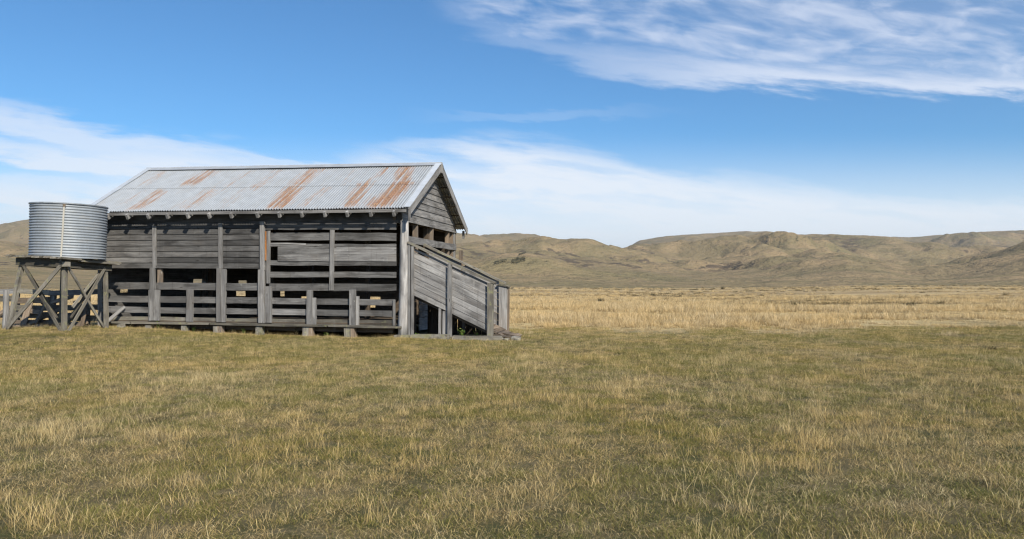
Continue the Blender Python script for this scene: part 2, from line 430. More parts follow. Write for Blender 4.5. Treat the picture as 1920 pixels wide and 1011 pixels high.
med = 1.05 - ridged((XH + wxn * .6) / 340, (YH + wyn * .6) / 340, 5, 55, .5)
sml = 1.0 - ridged((XH + wxn * .3) / 130, (YH + wyn * .3) / 130, 4, 71, .52)
big = .45 * big + .55 * (.5 + (fbm((XH + wxn) / 700, (YH + wyn) / 700, 4, 301) - .5) * 1.6); med = .5 * med + .5 * (.5 + (fbm((XH + wxn) / 260, (YH + wyn) / 260, 4, 311) - .5) * 1.6)
def layer(prof, r0, r1, seed, amp):
    pj = PXG + (fbm(XH / 500, YH / 500, 3, seed) - .5) * 120 * (1 - RZ / r1)
    C = np.interp(pj, [p for p, _ in prof], [c for _, c in prof]) / 1400
    rim = r1 * (1 + .08 * (fbm(PXG / 260, PXG * 0, 2, seed + 5) - .5))
    tt = (RZ - r0) / (rim - r0)
    sh = np.where(tt < 1, np.clip(tt, 0, 1) ** 1.12 * (1 - .0 * tt), np.clip(1 - (tt - 1) * .9, 0, 1))
    sh = np.where(tt < 1, .5 * sh + .5 * np.sin(np.clip(tt, 0, 1) * np.pi / 2) ** 1.25, sh)
    edge = np.clip(1 - np.abs(tt - 1) * 2.4, 0, 1) ** .8
    mod = ((big - .5) * 1.15 + (med - .5) * .6) * amp * (1 - .90 * edge) * np.clip(tt * 3, 0, 1)
    return (C * rim) * np.clip(sh + mod * np.clip(sh * 3.5, .0, 1), 0, 9)
hl = [layer(FOO, 285, 520, 101, .6), layer(NEA, 330, 1150, 131, 1.25), layer(MID, 620, 2500, 151, 1.2), layer(FAR, 1900, 5000, 171, .55)]
H = np.maximum.reduce(hl)
k = 10.0
soft = np.log(sum(np.exp((h - H) / k) for h in hl)) * k - math.log(4) * k
H = np.maximum(H + soft * .6, 0)
H = H + 10 * sst(300, 700, RZ) * np.clip((med - .45) * 3, 0, 1) * (H < 90)
el_ = np.max(H / RZ, axis=0) * 1400
tgt = np.max([np.interp(pxs, [p for p, _ in q], [c for _, c in q]) for q in (FAR, MID, NEA)], axis=0)
ratio = np.convolve(np.pad(tgt / np.maximum(el_, 5), 3, 'edge'), np.ones(7) / 7, 'valid')
H = H * (1 + (ratio - 1)[None, :] * sst(900, 1900, RZ))
fade = sst(280, 520, RZ)
H = H + fade * ((sml - .45) * 11.0 * (1 - .75 * sst(1600, 3000, RZ)) * np.clip(H / 60, .15, 1.2) + (fbm(XH / 45, YH / 45, 3, 91) - .5) * 3.5 * np.clip(H / 40, .2, 1))
base = gh(XH, YH)
HZ = np.where(RZ < 300, base - 1.5 + 1.2 * sst(270, 300, RZ), base * .5 + H * 1.0 + 1.2 * sst(300, 420, RZ) - .6)
HZ = HZ - 300 * sst(6200, 7600, RZ)
hills = grid_mesh('hills', XH, YH, HZ, HILLM); hills['kind'] = 'structure'
gul = np.clip((.40 - sml) * 2.4, -1, 1) + np.clip((.42 - med) * 2.2, -1, 1)
a = hills.data.attributes.new('gully', 'FLOAT', 'POINT'); a.data.foreach_set('value', gul.astype('f').ravel())


def hill_point(px, py):
    j = int(np.argmin(np.abs(pxs - px))); an = (HOR - py) / 1400
    el = (HZ[:, j] - EYE) / RZ[:, j]; i = int(np.argmax(el >= an)); return XH[i, j], YH[i, j], HZ[i, j]


# ------------------------------------------------------------------ shed
TH = math.radians(11.4); CX, CY = -3.13, 21.4; cT, sT = math.cos(TH), math.sin(TH)
def W(u, v): return CX + u * cT + v * sT, CY - u * sT + v * cT
shed = empty('wooden_shed', (CX, CY, 0), -TH)
tag(shed, 'old grey weatherboard livestock shed with rusty corrugated iron gable roof and loading ramp', 'shed')
LU, WV = -10.05, 5.58
def zg(u, v): return ghs(*W(u, v))

def wb(name, rows, m=WOOD, vf=0.0, t=.028, tone=1.0, lap=0.0, rag=.0, parent=shed, jit=.008):
    """rows: (u0, zb0, zt0, u1, zb1, zt1) boards whose front face is at v = vf"""
    b = MB()
    for r in rows:
        tn = tone * (r[6] if len(r) > 6 else 1)
        b.beam((r[0], vf + t / 2, (r[1] + r[2]) / 2), (r[3], vf + t / 2, (r[4] + r[5]) / 2), r[2] - r[1], t,
               up=(0, lap, 1), w1=r[5] - r[4], tone=tn, rag=rag, jit=jit)
    return b.build(name, m, parent)

def lerp(a, b, k): return a + (b - a) * k
def zl(u, z0, z1, ua=LU, ub=0.0): return lerp(z0, z1, (u - ua) / (ub - ua))

# left weatherboards, bay by bay
for ua, ub, tn in ((LU, -8.05, .50), (-7.95, -5.82, .42), (-5.70, -4.42, .36)):
    rows = []
    for i in range(8):
        a0 = lerp(2.03, 3.42, i / 8); a1 = a0 + .162
        d0 = .0062 * (-ua - 4.4) ; d1 = .0062 * (-ub - 4.4)
        rows.append((ua, a0 - .03 + d0, a1 - .03 + d0, ub, a0 - .03 + d1, a1 - .03 + d1, R.choice((.7, .9, 1.0, 1.15, 1.35))))
    wb('weatherboard_panel', rows, tone=tn * 1.1, lap=.12, vf=0.0, t=.024, jit=.003)
wb('frieze_board', [(LU, 3.36, 3.68, 0.0, 3.30, 3.60)], vf=.03, tone=.35, t=.03)
# right part: wide boards with gaps
wb('wall_board', [(-4.30, 3.16, 3.34, -.20, 3.11, 3.30)], vf=-.005, tone=.62)
wb('wall_board', [(-4.18, 2.845, 3.07, -2.24, 2.82, 3.04), (-2.24, 2.815, 3.045, -.20, 2.784, 3.013)], tone=.72)
wb('wall_board', [(-4.18, 2.66, 2.735, -.20, 2.623, 2.695)], tone=.78, vf=-.004)
wb('wall_board', [(-4.18, 2.745, 2.775, -3.0, 2.70, 2.74)], tone=1.0, vf=-.01)
wb('wall_panel', [(-3.90, 2.43, 2.655, -2.24, 2.425, 2.64), (-2.235, 2.42, 2.64, -.20, 2.416, 2.62)], tone=.92, vf=-.008)
wb('wall_panel', [(-3.90, 2.222, 2.424, -2.24, 2.212, 2.42), (-2.235, 2.21, 2.417, -.20, 2.203, 2.412)], tone=.88, vf=-.008)
wb('wall_board', [(-4.18, 2.10, 2.24, -.20, 2.071, 2.20)], tone=.55, vf=.012)
wb('rail', [(-4.18, 1.745, 1.912, -2.2, 1.74, 1.90), (-2.2, 1.738, 1.905, -.20, 1.733, 1.895)], tone=.62)
wb('rail', [(-4.18, 1.348, 1.563, -2.2, 1.35, 1.555), (-2.2, 1.347, 1.56, -.20, 1.351, 1.547)], tone=.55)
wb('rail', [(LU, 1.378, 1.590, -7.9, 1.37, 1.58), (-7.9, 1.365, 1.585, -5.8, 1.355, 1.57), (-5.8, 1.355, 1.57, -4.42, 1.348, 1.562)], tone=.66)
for z0, z1, y0, y1 in ((.984, 1.184, .93, 1.099), (.651, .842, .608, .777)):
    segs = [LU, -8.0, -6.8, -5.75, -4.35, -2.75, -1.5, -.24]
    wb('rail', [(a, zl(a, z0, y0), zl(a, z1, y1), b, zl(b, z0, y0), zl(b, z1, y1), R.uniform(.8, 1.2)) for a, b in zip(segs, segs[1:])], tone=.74, vf=.0)
wb('base_board', [(a, zl(a, .385, .34), zl(a, .535, .493), b, zl(b, .385, .34), zl(b, .535, .493), R.uniform(.85, 1.15)) for a, b in ((-9.6, -5.8), (-5.8, -2.7), (-2.7, -.22))], WOODL, tone=.85, vf=.02)
b = MB()
for a_, b_ in ((-9.35, -6.0), (-5.98, -2.2), (-2.18, .02)):
    b.beam((a_, -.12, zl(a_, .365, .32)), (b_, -.12, zl(b_, .365, .32)), .055, .30, tone=.85, rag=.02, jit=.008)
b.build('ledge', WOODL, shed)
b = MB()
for a_, b_ in ((-9.3, -5.5), (-5.6, -.3)):
    b.beam((a_, .06, zl(a_, .26, .20)), (b_, .06, zl(b_, .26, .20)), .12, .10, tone=.5)
b.build('bearer', WOODB, shed)

def post(u0, u1, z0, z1, vf=-.09, t=.09, m=WOOD, tone=1.0, lean=0.0, name='post'):
    c = (u0 + u1) / 2
    b = MB(); b.beam((c, vf + t / 2, z0), (c + lean, vf + t / 2, z1), u1 - u0, t, up=(1, 0, 0), tone=tone, rag=.008, jit=.006); return b.build(name, m, shed)
post(-8.075, -7.95, 2.02, 3.33, -.045, .045, tone=1.0)
post(-8.16, -7.98, 1.34, 2.05, -.07, .07, tone=.95)
post(-8.17, -8.03, .42, 1.36, -.10, .10, tone=1.05); post(-8.02, -7.83, .42, 1.36, -.085, .085, tone=1.1)
post(-7.96, -7.83, 1.36, 2.02, .04, .10, WOODB, 1.5)
post(-5.83, -5.70, 2.0, 3.37, -.045, .045, tone=1.0)
post(-5.87, -5.74, .40, 2.02, -.09, .09, tone=.95); post(-5.73, -5.61, .40, 2.0, -.05, .10, tone=1.05)
post(-6.905, -6.70, .40, 1.385, -.075, .075, tone=.9, lean=.02)
post(-4.435, -4.30, 1.95, 3.40, -.09, .09, tone=1.15); post(-4.485, -4.30, .39, 1.97, -.10, .10, tone=1.1)
post(-4.25, -4.15, 1.56, 3.13, -.03, .05, tone=1.1)
post(-4.288, -4.252, 2.25, 3.11, -.045, .04, WOODO, 1.2, name='stained_strip')
post(-4.28, -4.09, .39, 1.48, -.06, .08, tone=1.05)
post(-2.235, -2.115, 1.36, 3.12, -.05, .05, tone=1.05, lean=.02)
post(-2.945, -2.775, .36, 1.365, -.08, .08, tone=.85); post(-2.765, -2.66, .36, 1.14, -.05, .07, tone=1.05)
post(-1.595, -1.42, .34, 1.38, -.10, .10, tone=.95); post(-1.415, -1.33, .34, 1.19, -.04, .08, tone=1.2)
post(-.292, -.228, .35, 1.10, -.04, .05, tone=1.0)
# round corner pole
b = MB(); b.tube((.012, .02, .08), (.045, .02, 3.36), .150, .118, 16, 9, tone=1.75, wob=.006); b.build('corner_post', WOOD, shed, True)
b = MB(); b.beam((-.20, -.02, .045), (.24, -.02, .045), .10, .36, tone=.8, jit=.012); b.build('post_pad', STONE, shed)
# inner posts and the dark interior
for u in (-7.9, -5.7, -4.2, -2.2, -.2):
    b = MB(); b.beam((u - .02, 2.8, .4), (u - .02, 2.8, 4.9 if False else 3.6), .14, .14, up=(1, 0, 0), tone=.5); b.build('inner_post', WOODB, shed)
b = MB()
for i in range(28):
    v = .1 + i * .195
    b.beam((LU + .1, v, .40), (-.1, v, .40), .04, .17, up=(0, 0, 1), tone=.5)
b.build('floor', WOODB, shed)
# back wall: boards with holes
def brow(z0, z1, gaps, tone=.55):
    rows = []; u = LU
    for g0, g1 in sorted(gaps) + [(0.0, 0.0)]:
        if g0 - u > .05: rows.append((u, z0, z1, g0, z0, z1, R.uniform(.8, 1.2)))
        u = g1
    return rows
rows = []
gapz = {7: [(-8.6, -8.25)], 5: [(-8.7, -8.3), (-6.86, -6.68)], 4: [(-6.0, -5.75), (-3.4, -2.85)], 3: [(-3.3, -3.05)]}
for i in range(18):
    z0 = .05 + i * .2; rows += brow(z0, z0 + .204, gapz.get(i, []))
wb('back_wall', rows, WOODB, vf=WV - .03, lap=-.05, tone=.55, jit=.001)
# left end wall
b = MB()
for i in range(24):
    z0 = .16 + i * .222
    v0, v1 = 0.04, WV - .04
    if z0 > 3.45:
        k = (z0 + .2 - 3.5) / 2.05
        v0, v1 = 2.7 * k + .1, WV - 2.85 * k - .1
    if v1 - v0 < .2: continue
    parts = {6: ((v0, 4.85), (5.42, v1)), 5: ((v0, 1.0), (1.36, v1))}.get(i, ((v0, v1),))
    for va, vb in parts: b.beam((LU, va, z0 + .1), (LU, vb, z0 + .1), .225, .024, up=(.1, 0, 1), tone=.7, jit=.001)
b.build('left_end_wall', WOOD, shed)
for u, v in ((LU + .08, .07), (LU + .08, WV - .1), (-.08, WV - .1)):
    b = MB(); b.beam((u, v, .05), (u, v, 3.5), .15, .15, up=(1, 0, 0), tone=1.0); b.build('corner_post', WOOD, shed)

# gable end (plane u = 0)
VR, ZR = 2.70, 5.40
def slope_z(v, off=0.0):
    return (3.70 + (v + .36) * (ZR - 3.70) / (VR + .36) if v < VR else ZR - (v - VR) * (ZR - 3.50) / (WV + .36 - VR)) + off
b = MB()
zb = 3.355; i = 0
hs = [.25, .225, .21, .20, .20, .20, .19, .19, .18, .2]
for h in hs:
    zt = zb + h + .015
    def vl(z): return -.36 + (z - 3.70 + .13) * (VR + .36) / (ZR - 3.70)
    def vr(z): return VR + (ZR - .13 - z) * (WV + .36 - VR) / (ZR - 3.50)
    pts = [(0.0, max(vl(zb), -.06), zb), (0.0, min(vr(zb), WV + .06), zb), (0.0, min(vr(zt), WV + .06), zt), (0.0, max(vl(zt), -.06), zt)]
    if zb < ZR - .2 and pts[2][1] > pts[3][1]:
        q = [Vector(p) for p in pts]
        q[0].x += .026; q[1].x += .026
        b.prism(q, (-.026, 0, 0), tone=1.02, axis=(0, 1, 0))
    zb += h
b.build('gable_boards', WOOD, shed)
b = MB(); b.beam((.0, .12, 2.845), (.0, 5.6, 2.835), .205, .05, tone=1.05); b.build('gable_rail', WOOD, shed)
for v, z0, wd in ((1.33, 2.0, .15), (2.9, 2.0, .16), (4.78, 1.2, .14), (5.30, 0.1, .12), (5.52, .1, .14)):
    b = MB(); b.beam((-.09, v + .03, z0), (-.09, v + .03, 3.5), wd, .09, up=(1, 0, 0), tone=1.25); b.build('stud', WOODB, shed)
b = MB()
for i in range(9):
    z0 = .1 + i * .2; b.beam((-.02, 1.5, z0 + .1), (-.02, WV, z0 + .1), .192, .026, up=(-.1, 0, 1), tone=.95)
b.build('end_boards', WOOD, shed)
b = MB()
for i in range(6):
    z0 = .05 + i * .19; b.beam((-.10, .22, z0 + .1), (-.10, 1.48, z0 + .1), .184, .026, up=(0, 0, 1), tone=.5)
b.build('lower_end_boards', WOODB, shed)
b = MB()
b.beam((-.25, -.0, 3.46), (-.25, WV, 3.40), .14, .10, tone=.6); b.build('tie_beam', WOODB, shed)

# roof
OU0, OU1 = -10.36, .34
def rust_at(u, s):
    st = [  # (u centre, half width, s0, s1, strength)
        (-7.85, .42, .56, 1.0, .62), (-9.6, .35, .58, 1.0, .33), (-8.58, .36, .0, .5, .55), (-6.8, .42, 0, .52, .42), (-6.32, .30, .5, .97, .22),
        (-3.92, .42, 0, .55, .72), (-3.93, .48, .5, 1.0, .50), (-5.33, .30, .4, 1.0, .34), (-5.6, .25, .0, .5, .22), (-2.9, .25, 0, .52, .38), (-1.60, .33, 0, .6, .66),
        (-1.56, .13, .45, 1.0, .45), (-.56, .42, 0, .62, .90), (-.66, .34, .55, 1.0, .72), (-9.2, .2, .1, .55, .22), (-2.35, .2, .5, 1, .18), (-.95, .25, 0, .3, .45)]
    r = 0.0
    for c, hw, s0, s1, k in st:
        du = abs(u - c - .09 * math.sin(s * 7 + c * 3)) / (hw * 1.15)
        ds = min(1, max(0, (s - s0 + .05) / .12)) * min(1, max(0, (s1 + .05 - s) / .12))
        r = max(r, (k * .85 + .15) * max(0, 1 - du ** 2.4) * ds * (.80 + .20 * math.sin(int((u + 20) / .085) * 2.4)))
    return r
def roof(name, v_e, z_e0, z_e1, z_r0, z_r1, rusty=True, back=False):
    """corrugated slope from eave v_e up to the ridge"""
    b = MB(); rust = []
    pitch = .085; per = 8; nU = int((OU1 - OU0) / pitch * per)
    for (s0, s1, lift) in ((0.0, .53, 0.0), (.50, 1.0, .012)):
        ns = 22; base = len(b.v)
        for j in range(ns + 1):
            s = lerp(s0, s1, j / ns)
            for i in range(nU + 1):
                u = OU0 + (OU1 - OU0) * i / nU
                kk = (u - OU0) / (OU1 - OU0); ze = lerp(z_e0, z_e1, kk); zr = lerp(z_r0, z_r1, kk)
                ph = i / per * 2 * math.pi
                sag = -.035 * math.sin(math.pi * kk) * s
                z = lerp(ze, zr, s) + .020 * math.cos(ph) + lift * (1 - (s - s0) / (s1 - s0)) + sag + .004 * math.sin(u * 3.1 + s * 9)
                v = lerp(v_e, VR, s)
                if j == 0 and s0 == 0: v -= .012 * math.sin(int(i / per / 9) * 2.3)
                b.v.append((u, v, z)); b.gc.append((u, s * 3.4, lift * 50)); b.tn.append(.74 + .26 * math.cos(ph))  # trough dirt tone that also paints in the shading of the corrugations
                rust.append(rust_at(u, s) if rusty else .2)
        for j in range(ns):
            for i in range(nU):
                p = base + j * (nU + 1) + i; q = p + nU + 1
                b.f.append((p, p + 1, q + 1, q) if not back else (p, q, q + 1, p + 1))
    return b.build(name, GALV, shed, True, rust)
ZR0, ZR1 = 5.53, 5.385
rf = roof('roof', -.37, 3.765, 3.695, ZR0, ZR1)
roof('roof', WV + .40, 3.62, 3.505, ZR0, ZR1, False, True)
def mk_rust(b, v=.0): return [v] * len(b.v)
b = MB()   # ridge cap
for side in (-1, 1):
    b.beam((OU0 - .02, VR + side * .085, ZR0 - .005), (OU1 + .02, VR + side * .085, ZR1 - .005), .20, .012, up=(0, side * 1.0, -.57), seg=30, jit=.003)
b.tube((OU0 - .02, VR, ZR0 + .045), (OU1 + .02, VR, ZR1 + .045), .022, .022, 8, 24, wob=.004)
b.build('ridge_cap', GALV, shed)
for u, dz in ((OU1 - .02, 0), (OU0 + .03, 0)):      # verge flashings on both slopes
    kk = (u - OU0) / (OU1 - OU0); ze = lerp(3.765, 3.695, kk) + .026; zr = lerp(ZR0, ZR1, kk) + .026
    inn = -.07 if u > -1 else .07
    b = MB(); b.beam((u + inn, -.37, ze), (u + inn, VR - .05, zr), .19, .012, up=(1, 0, 0), seg=10, jit=.003)
    zb_ = lerp(3.62, 3.505, kk) + .026
    b.beam((u + inn, VR + .05, zr), (u + inn, WV + .40, zb_), .19, .012, up=(1, 0, 0), seg=10, jit=.003)
    b.build('verge_flashing', GALV, shed)
for u, zc, zf_, zbk in ((OU1 - .015, ZR1, 3.695, 3.505), (OU0 + .015, ZR0, 3.765, 3.62)):     # barge boards
    b = MB(); b.beam((u, -.39, zf_ - .115), (u, VR, zc - .115), .19, .035, up=(0, -.5, 1), tone=1.25, jit=.004); b.build('barge_board', WOOD, shed)
    b = MB(); b.beam((u, VR, zc - .115), (u, WV + .42, zbk - .115), .19, .035, up=(0, .6, 1), tone=1.15, jit=.004); b.build('barge_board', WOOD, shed)
b = MB(); b.beam((OU1, VR, ZR1 - .28), (OU1, VR, ZR1 + .05), .05, .05, up=(1, 0, 0), tone=1.2); b.build('finial', WOOD, shed)
b = MB(); b.beam((OU1 - .01, -.37, 3.33), (OU1 - .01, -.37, 3.64), .09, .05, up=(0, 1, 0), tone=1.3); b.build('barge_end', WOOD, shed)
b = MB(); b.beam((OU1 - .15, WV + .36, 3.16), (OU1 - .15, WV + .36, 3.45), .12, .06, up=(0, 1, 0), tone=.8); b.build('barge_end', WOOD, shed)
# soffit battens (roof underside) and rafters
tails = [-10.0, -9.336, -8.647, -7.93, -7.276, -6.594, -5.884, -5.166, -4.32, -3.622, -2.916, -2.202, -1.514, -.802, -.116]
for u in tails:
    kk = (u - OU0) / (OU1 - OU0); ze = lerp(3.765, 3.695, kk); zr = lerp(ZR0, ZR1, kk)
    b = MB(); sl = (zr - ze) / (VR + .37)
    b.beam((u, -.37 - .085, ze - .135 - .085 * sl), (u, VR, zr - .135), .15, .07, up=(0, -sl, 1), tone=1.35, seg=3, jit=.003)
    b.build('rafter', WOOD, shed)
    b = MB(); zb_ = lerp(3.62, 3.505, kk)
    b.beam((u, VR, zr - .125), (u, WV + .40, zb_ - .125), .13, .055, up=(0, sl, 1), tone=.9, seg=3, jit=.003); b.build('rafter', WOOD, shed)
b = MB(); b.beam((OU0 + .02, -.385, 3.685), (OU1 - .10, -.385, 3.615), .085, .03, tone=1.1, seg=14, jit=.004); b.build('fascia', WOOD, shed)
b = MB()
for i in range(1, 7):
    s = i / 7
    for ve, z0, z1 in ((-.37, 3.765, 3.695), (WV + .40, 3.62, 3.505)):
        v = lerp(ve, VR, s); b.beam((OU0 + .05, v, lerp(z0, ZR0, s) - .105), (OU1 - .03, v, lerp(z1, ZR1, s) - .105), .045, .08, up=(0, 0, 1), tone=.7, seg=6)
b.build('purlins', WOODB, shed)
# piles
for u0, u1, zb_, m_, tn in ((-9.17, -9.0, 0, STONE, 1), (-8.2, -8.0, .02, STONE, 1), (-6.96, -6.78, 0, STONE, 1.0), (-5.89, -5.72, 0, WOODL, 1.0), (-5.72, -5.6, .02, WOODB, 1), (-4.5, -4.3, 0, STONE, 1), (-3.0, -2.81, 0, WOODL, 1.0), (-2.80, -2.69, .04, WOODB, 1.0), (-1.70, -1.5, 0, WOODL, 1.1), (-1.49, -1.38, .02, WOODB, 1.1)):
    zgd = zg((u0 + u1) / 2, 0) - .06
    b = MB(); b.beam(((u0 + u1) / 2, -.14, zgd), ((u0 + u1) / 2, -.14, .29), u1 - u0, .18, up=(1, 0, 0), tone=tn * 1.5, jit=.012); b.build('pile', m_, shed)
# loading ramp: floor is the part, its sides are sub-parts
def rz(u, off=0.0): return 1.285 - .458 * (u - .3) + off
b = MB(); n = 20
for i in range(n):
    u = .22 + i * .158
    if u > 3.15: break
    du = .146
    b.beam((u + du / 2, .08, max(rz(u + du / 2), .05)), (u + du / 2, 1.42, max(rz(u + du / 2), .05)), du, .04, up=(1, 0, -.458), tone=1.0, rag=.03, jit=.008)
ramp = b.build('loading_ramp', WOODB, shed)
def ramp_panel(vf, tone, top=.13):
    b = MB()
    for ua, ub in ((.31, 1.33), (1.45, 2.50)):
        nb = 7
        for i in range(nb):
            k0 = i / nb; k1 = (i + 1) / nb
            if i >= 5 and True:
                pass
            def zb_(u): return 1.216 - .456 * (u - .317)
            def zt_(u): return 2.60 - .462 * (u - .317)
            def zz_(u, k): return lerp(zb_(u), zt_(u) - top, k)
            g = .011
            pts = [(ua, vf, zz_(ua, k0) + g), (ub, vf, zz_(ub, k0) + g), (ub, vf + .012, zz_(ub, k1)), (ua, vf + .012, zz_(ua, k1))]
            b.prism(pts, (0, .024, 0), tone=tone * R.choice((.88, .97, 1.03, 1.10)), axis=(1, 0, -.46))
    return b.build('side_panel', WOOD, ramp)
ramp_panel(.02, 1.22); ramp_panel(1.46, 1.25, -.09)
b = MB(); b.beam((.30, .06, 2.55), (1.33, .06, 2.07), .06, .04, tone=1.1); b.beam((1.45, .06, 2.02), (2.50, .06, 1.54), .06, .04, tone=1.1); b.build('inner_rail', WOOD, ramp)
for vf in (-.01, 1.44):
    b = MB(); b.beam((.16, vf + .03, 2.74), (2.72, vf + .03, 1.565), .055, .19, up=(0, 0, 1), tone=1.0, jit=.008, rag=.03); b.build('cap_rail', WOODL, ramp)
def rpost(u0, u1, vf, z0, z1, tone=1.2, t=.09, m_=WOOD):
    b = MB(); b.beam(((u0 + u1) / 2, vf + t / 2, z0), ((u0 + u1) / 2 + .01, vf + t / 2, z1), u1 - u0, t, up=(1, 0, 0), tone=tone, jit=.004); return b.build('post', m_, ramp)
rpost(.175, .235, -.05, .02, 2.70, 1.1, .06); rpost(.27, .34, -.08, .0, 2.62, 1.3, .07)
rpost(.235, .27, .0, .6, 2.6, .6, .04, WOODB)
rpost(1.345, 1.455, -.07, .05, 2.13, 1.25); rpost(2.49, 2.66, -.06, .03, 1.58, 1.1, .10, WOODL)
rpost(1.05, 1.12, .03, .12, .86, 1.1, .05); rpost(1.17, 1.32, .03, .12, .78, 1.15, .04)
rpost(1.36, 1.46, 1.45, .05, 2.08, 1.0)
b = MB(); b.beam((2.635, 1.40, .16), (2.635, 1.40, 1.50), .25, .035, up=(1, 0, 0), w1=.26, tone=1.25, jit=.006); b.build('end_board', WOOD, ramp)
b = MB(); b.beam((2.78, 1.46, .10), (2.79, 1.46, 1.47), .05, .10, up=(1, 0, 0), tone=1.2, jit=.004); b.build('post', WOODB, ramp)
b = MB(); b.beam((2.48, 1.42, 1.535), (2.84, 1.42, 1.46), .035, .16, tone=.9); b.build('cap_rail', WOODL, ramp)
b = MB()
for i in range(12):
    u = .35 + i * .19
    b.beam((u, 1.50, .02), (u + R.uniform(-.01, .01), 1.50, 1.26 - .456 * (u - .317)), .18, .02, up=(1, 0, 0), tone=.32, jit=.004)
b.build('under_boards', WOODB, ramp)  # boards added and toned dark to paint the shade below the ramp
for v in (.2, 1.3):
    b = MB(); b.beam((.3, v, rz(.3) - .09), (2.75, v, rz(2.75) - .09), .12, .05, tone=.5); b.build('stringer', WOODB, ramp)
b = MB(); b.beam((.70, .75, .02), (.74, .75, 1.0), .22, .12, up=(1, 0, 0), tone=.16); b.build('ramp_prop', WOODB, ramp)  # very low tone paints the ramp's shade onto the prop


# ------------------------------------------------------------------ things lying round the shed
def local_thing(name, label, cat, beams, m_, group=None):
    b = MB()
    P0 = Vector(beams[0][0]); ox, oy = W(P0.x, P0.y); oz = ghs(ox, oy)
    for A, B, w_, t_, up, tn in beams:
        A2 = Vector((*W(A[0], A[1]), A[2])); B2 = Vector((*W(B[0], B[1]), B[2]))
        b.beam(A2 - Vector((ox, oy, oz)), B2 - Vector((ox, oy, oz)), w_, t_, up=up, tone=tn, jit=.012, rag=.03)
    o = b.build(name, m_); o.location = (ox, oy, oz); tag(o, label, cat, group); return o
local_thing('sill_log', 'flat weathered concrete sill on the grass under the open front of the ramp', 'sill', [((.28, -.10, .05), (1.45, -.12, .05), .14, .26, (0, 0, 1), 1.0)], STONE)
local_thing('sill_log', 'lichen covered log on the grass from the ramp centre post to its low end', 'log', [((1.5, -.12, .03), (2.95, -.16, .03), .13, .16, (0, 0, 1), 1.0)], WOODL)
local_thing('fallen_plank', 'split grey plank lying flat at the foot of the loading ramp, nearest the end post', 'plank', [((2.62, .06, .12), (3.25, .12, .05), .035, .17, (0, 0, 1), 1.0)], WOODB)
local_thing('fallen_plank', 'short brown plank lying askew at the outer tip of the loading ramp', 'plank', [((2.75, .55, .15), (3.38, .15, .07), .04, .14, (0, 0, 1), 1.1)], WOODB)
local_thing('leaning_plank', 'loose grey board leaning on the shed wall beside the right leg of the tank stand', 'plank', [((-9.52, -.55, .18), (-9.05, -.06, .83), .10, .03, (1, 0, 0), .9)], WOOD)


def rock(name, x, y, z, s, label, group=None, m_=STONE, flat=.6):
    import bmesh
    bm = bmesh.new(); bmesh.ops.create_icosphere(bm, subdivisions=3, radius=1)
    ph = R.uniform(0, 50)
    for v in bm.verts:
        c = v.co; k = 1 + .35 * (float(vnoise(np.array(c.x * 1.6 + ph), np.array(c.y * 1.6 + c.z * 1.3), 7)) - .5) + .12 * (float(vnoise(np.array(c.x * 5 + ph), np.array(c.y * 5 + c.z * 4), 9)) - .5)
        c.x = max(-.8, min(.8, c.x)); c.z = min(.75, c.z)
        v.co = Vector((c.x * s * k, c.y * s * k * .8, c.z * s * k * flat))
    me = bpy.data.meshes.new(name); bm.to_mesh(me); bm.free(); me.materials.append(m_)
    o = bpy.data.objects.new(name, me); COL.objects.link(o); o.location = (x, y, z); o.rotation_euler = (0, 0, R.uniform(0, 6)); tag(o, label, 'stone', group); return o
for u, v, s, lb in ((3.30, -.02, .17, 'grey stone at the outer tip of the loading ramp'), (2.85, -.12, .13, 'small pale stone beside the low end post of the ramp'),
                    (3.08, -.20, .11, 'small flat stone in the grass just in front of the ramp tip'), (-8.95, -.30, .17, 'rounded stone under the shed ledge next to the leaning loose board')):
    x, y = W(u, v); rock('stone', x, y, ghs(x, y) + s * .25, s, lb)
# back post beyond the gable
x, y = -1.93, 28.2
b = MB(); b.beam((0, 0, -.1), (0, 0, 2.78), .16, .12, up=(1, 0, 0), tone=1.1); o = b.build('timber_post', WOODB); o.location = (x, y, 0)
tag(o, 'upright timber post standing behind the back corner of the gable end', 'post')

# ------------------------------------------------------------------ tank and stand
TC = Vector((-13.02, 21.7, 0)); er = Vector((.857, .514, 0)); ef = Vector((.514, -.857, 0))      # right, towards camera
st = empty('tank_stand', (TC.x, TC.y, ghs(TC.x, TC.y))); g0 = st.location.z
tag(st, 'rickety weathered timber stand with crossed braces under the corrugated water tank', 'tank stand')
def SP(a, f, z): return er * a + ef * f + Vector((0, 0, z - g0))
def dz_(a): return 2.29 - .066 * a           # deck height, sinking to the right
def gz(a, f): p = TC + er * a + ef * f; return ghs(p.x, p.y)
def sbeam(name, A, B, w_, t_, up, tone=1.0, m_=WOODL, **k):
    b = MB(); b.beam(A, B, w_, t_, up=up, tone=tone, **k); return b.build(name, m_, st)
d1 = (er + ef).normalized(); d2 = (er - ef).normalized()      # front-left edge runs along d1.. ; d2 the other side
PF, PR, PL, PB = (0, 1.05), (1.05, 0), (-1.02, 0), (0, -1.05)
sbeam('leg', SP(.0, 1.07, gz(0, 1.07) - .04), SP(.02, 1.05, 2.1), .11, .10, d1, 1.15)
sbeam('leg', SP(1.08, .0, gz(1.1, 0) - .04), SP(1.06, .0, 2.0), .10, .09, d1, 1.15)
sbeam('leg', SP(-1.34, .05, gz(-1.3, 0) - .04), SP(-1.02, .0, 2.12), .11, .10, d1, 1.05)
sbeam('leg', SP(-.05, -1.05, gz(0, -1.05) - .04), SP(0, -1.05, 2.2), .13, .12, d1, .8)
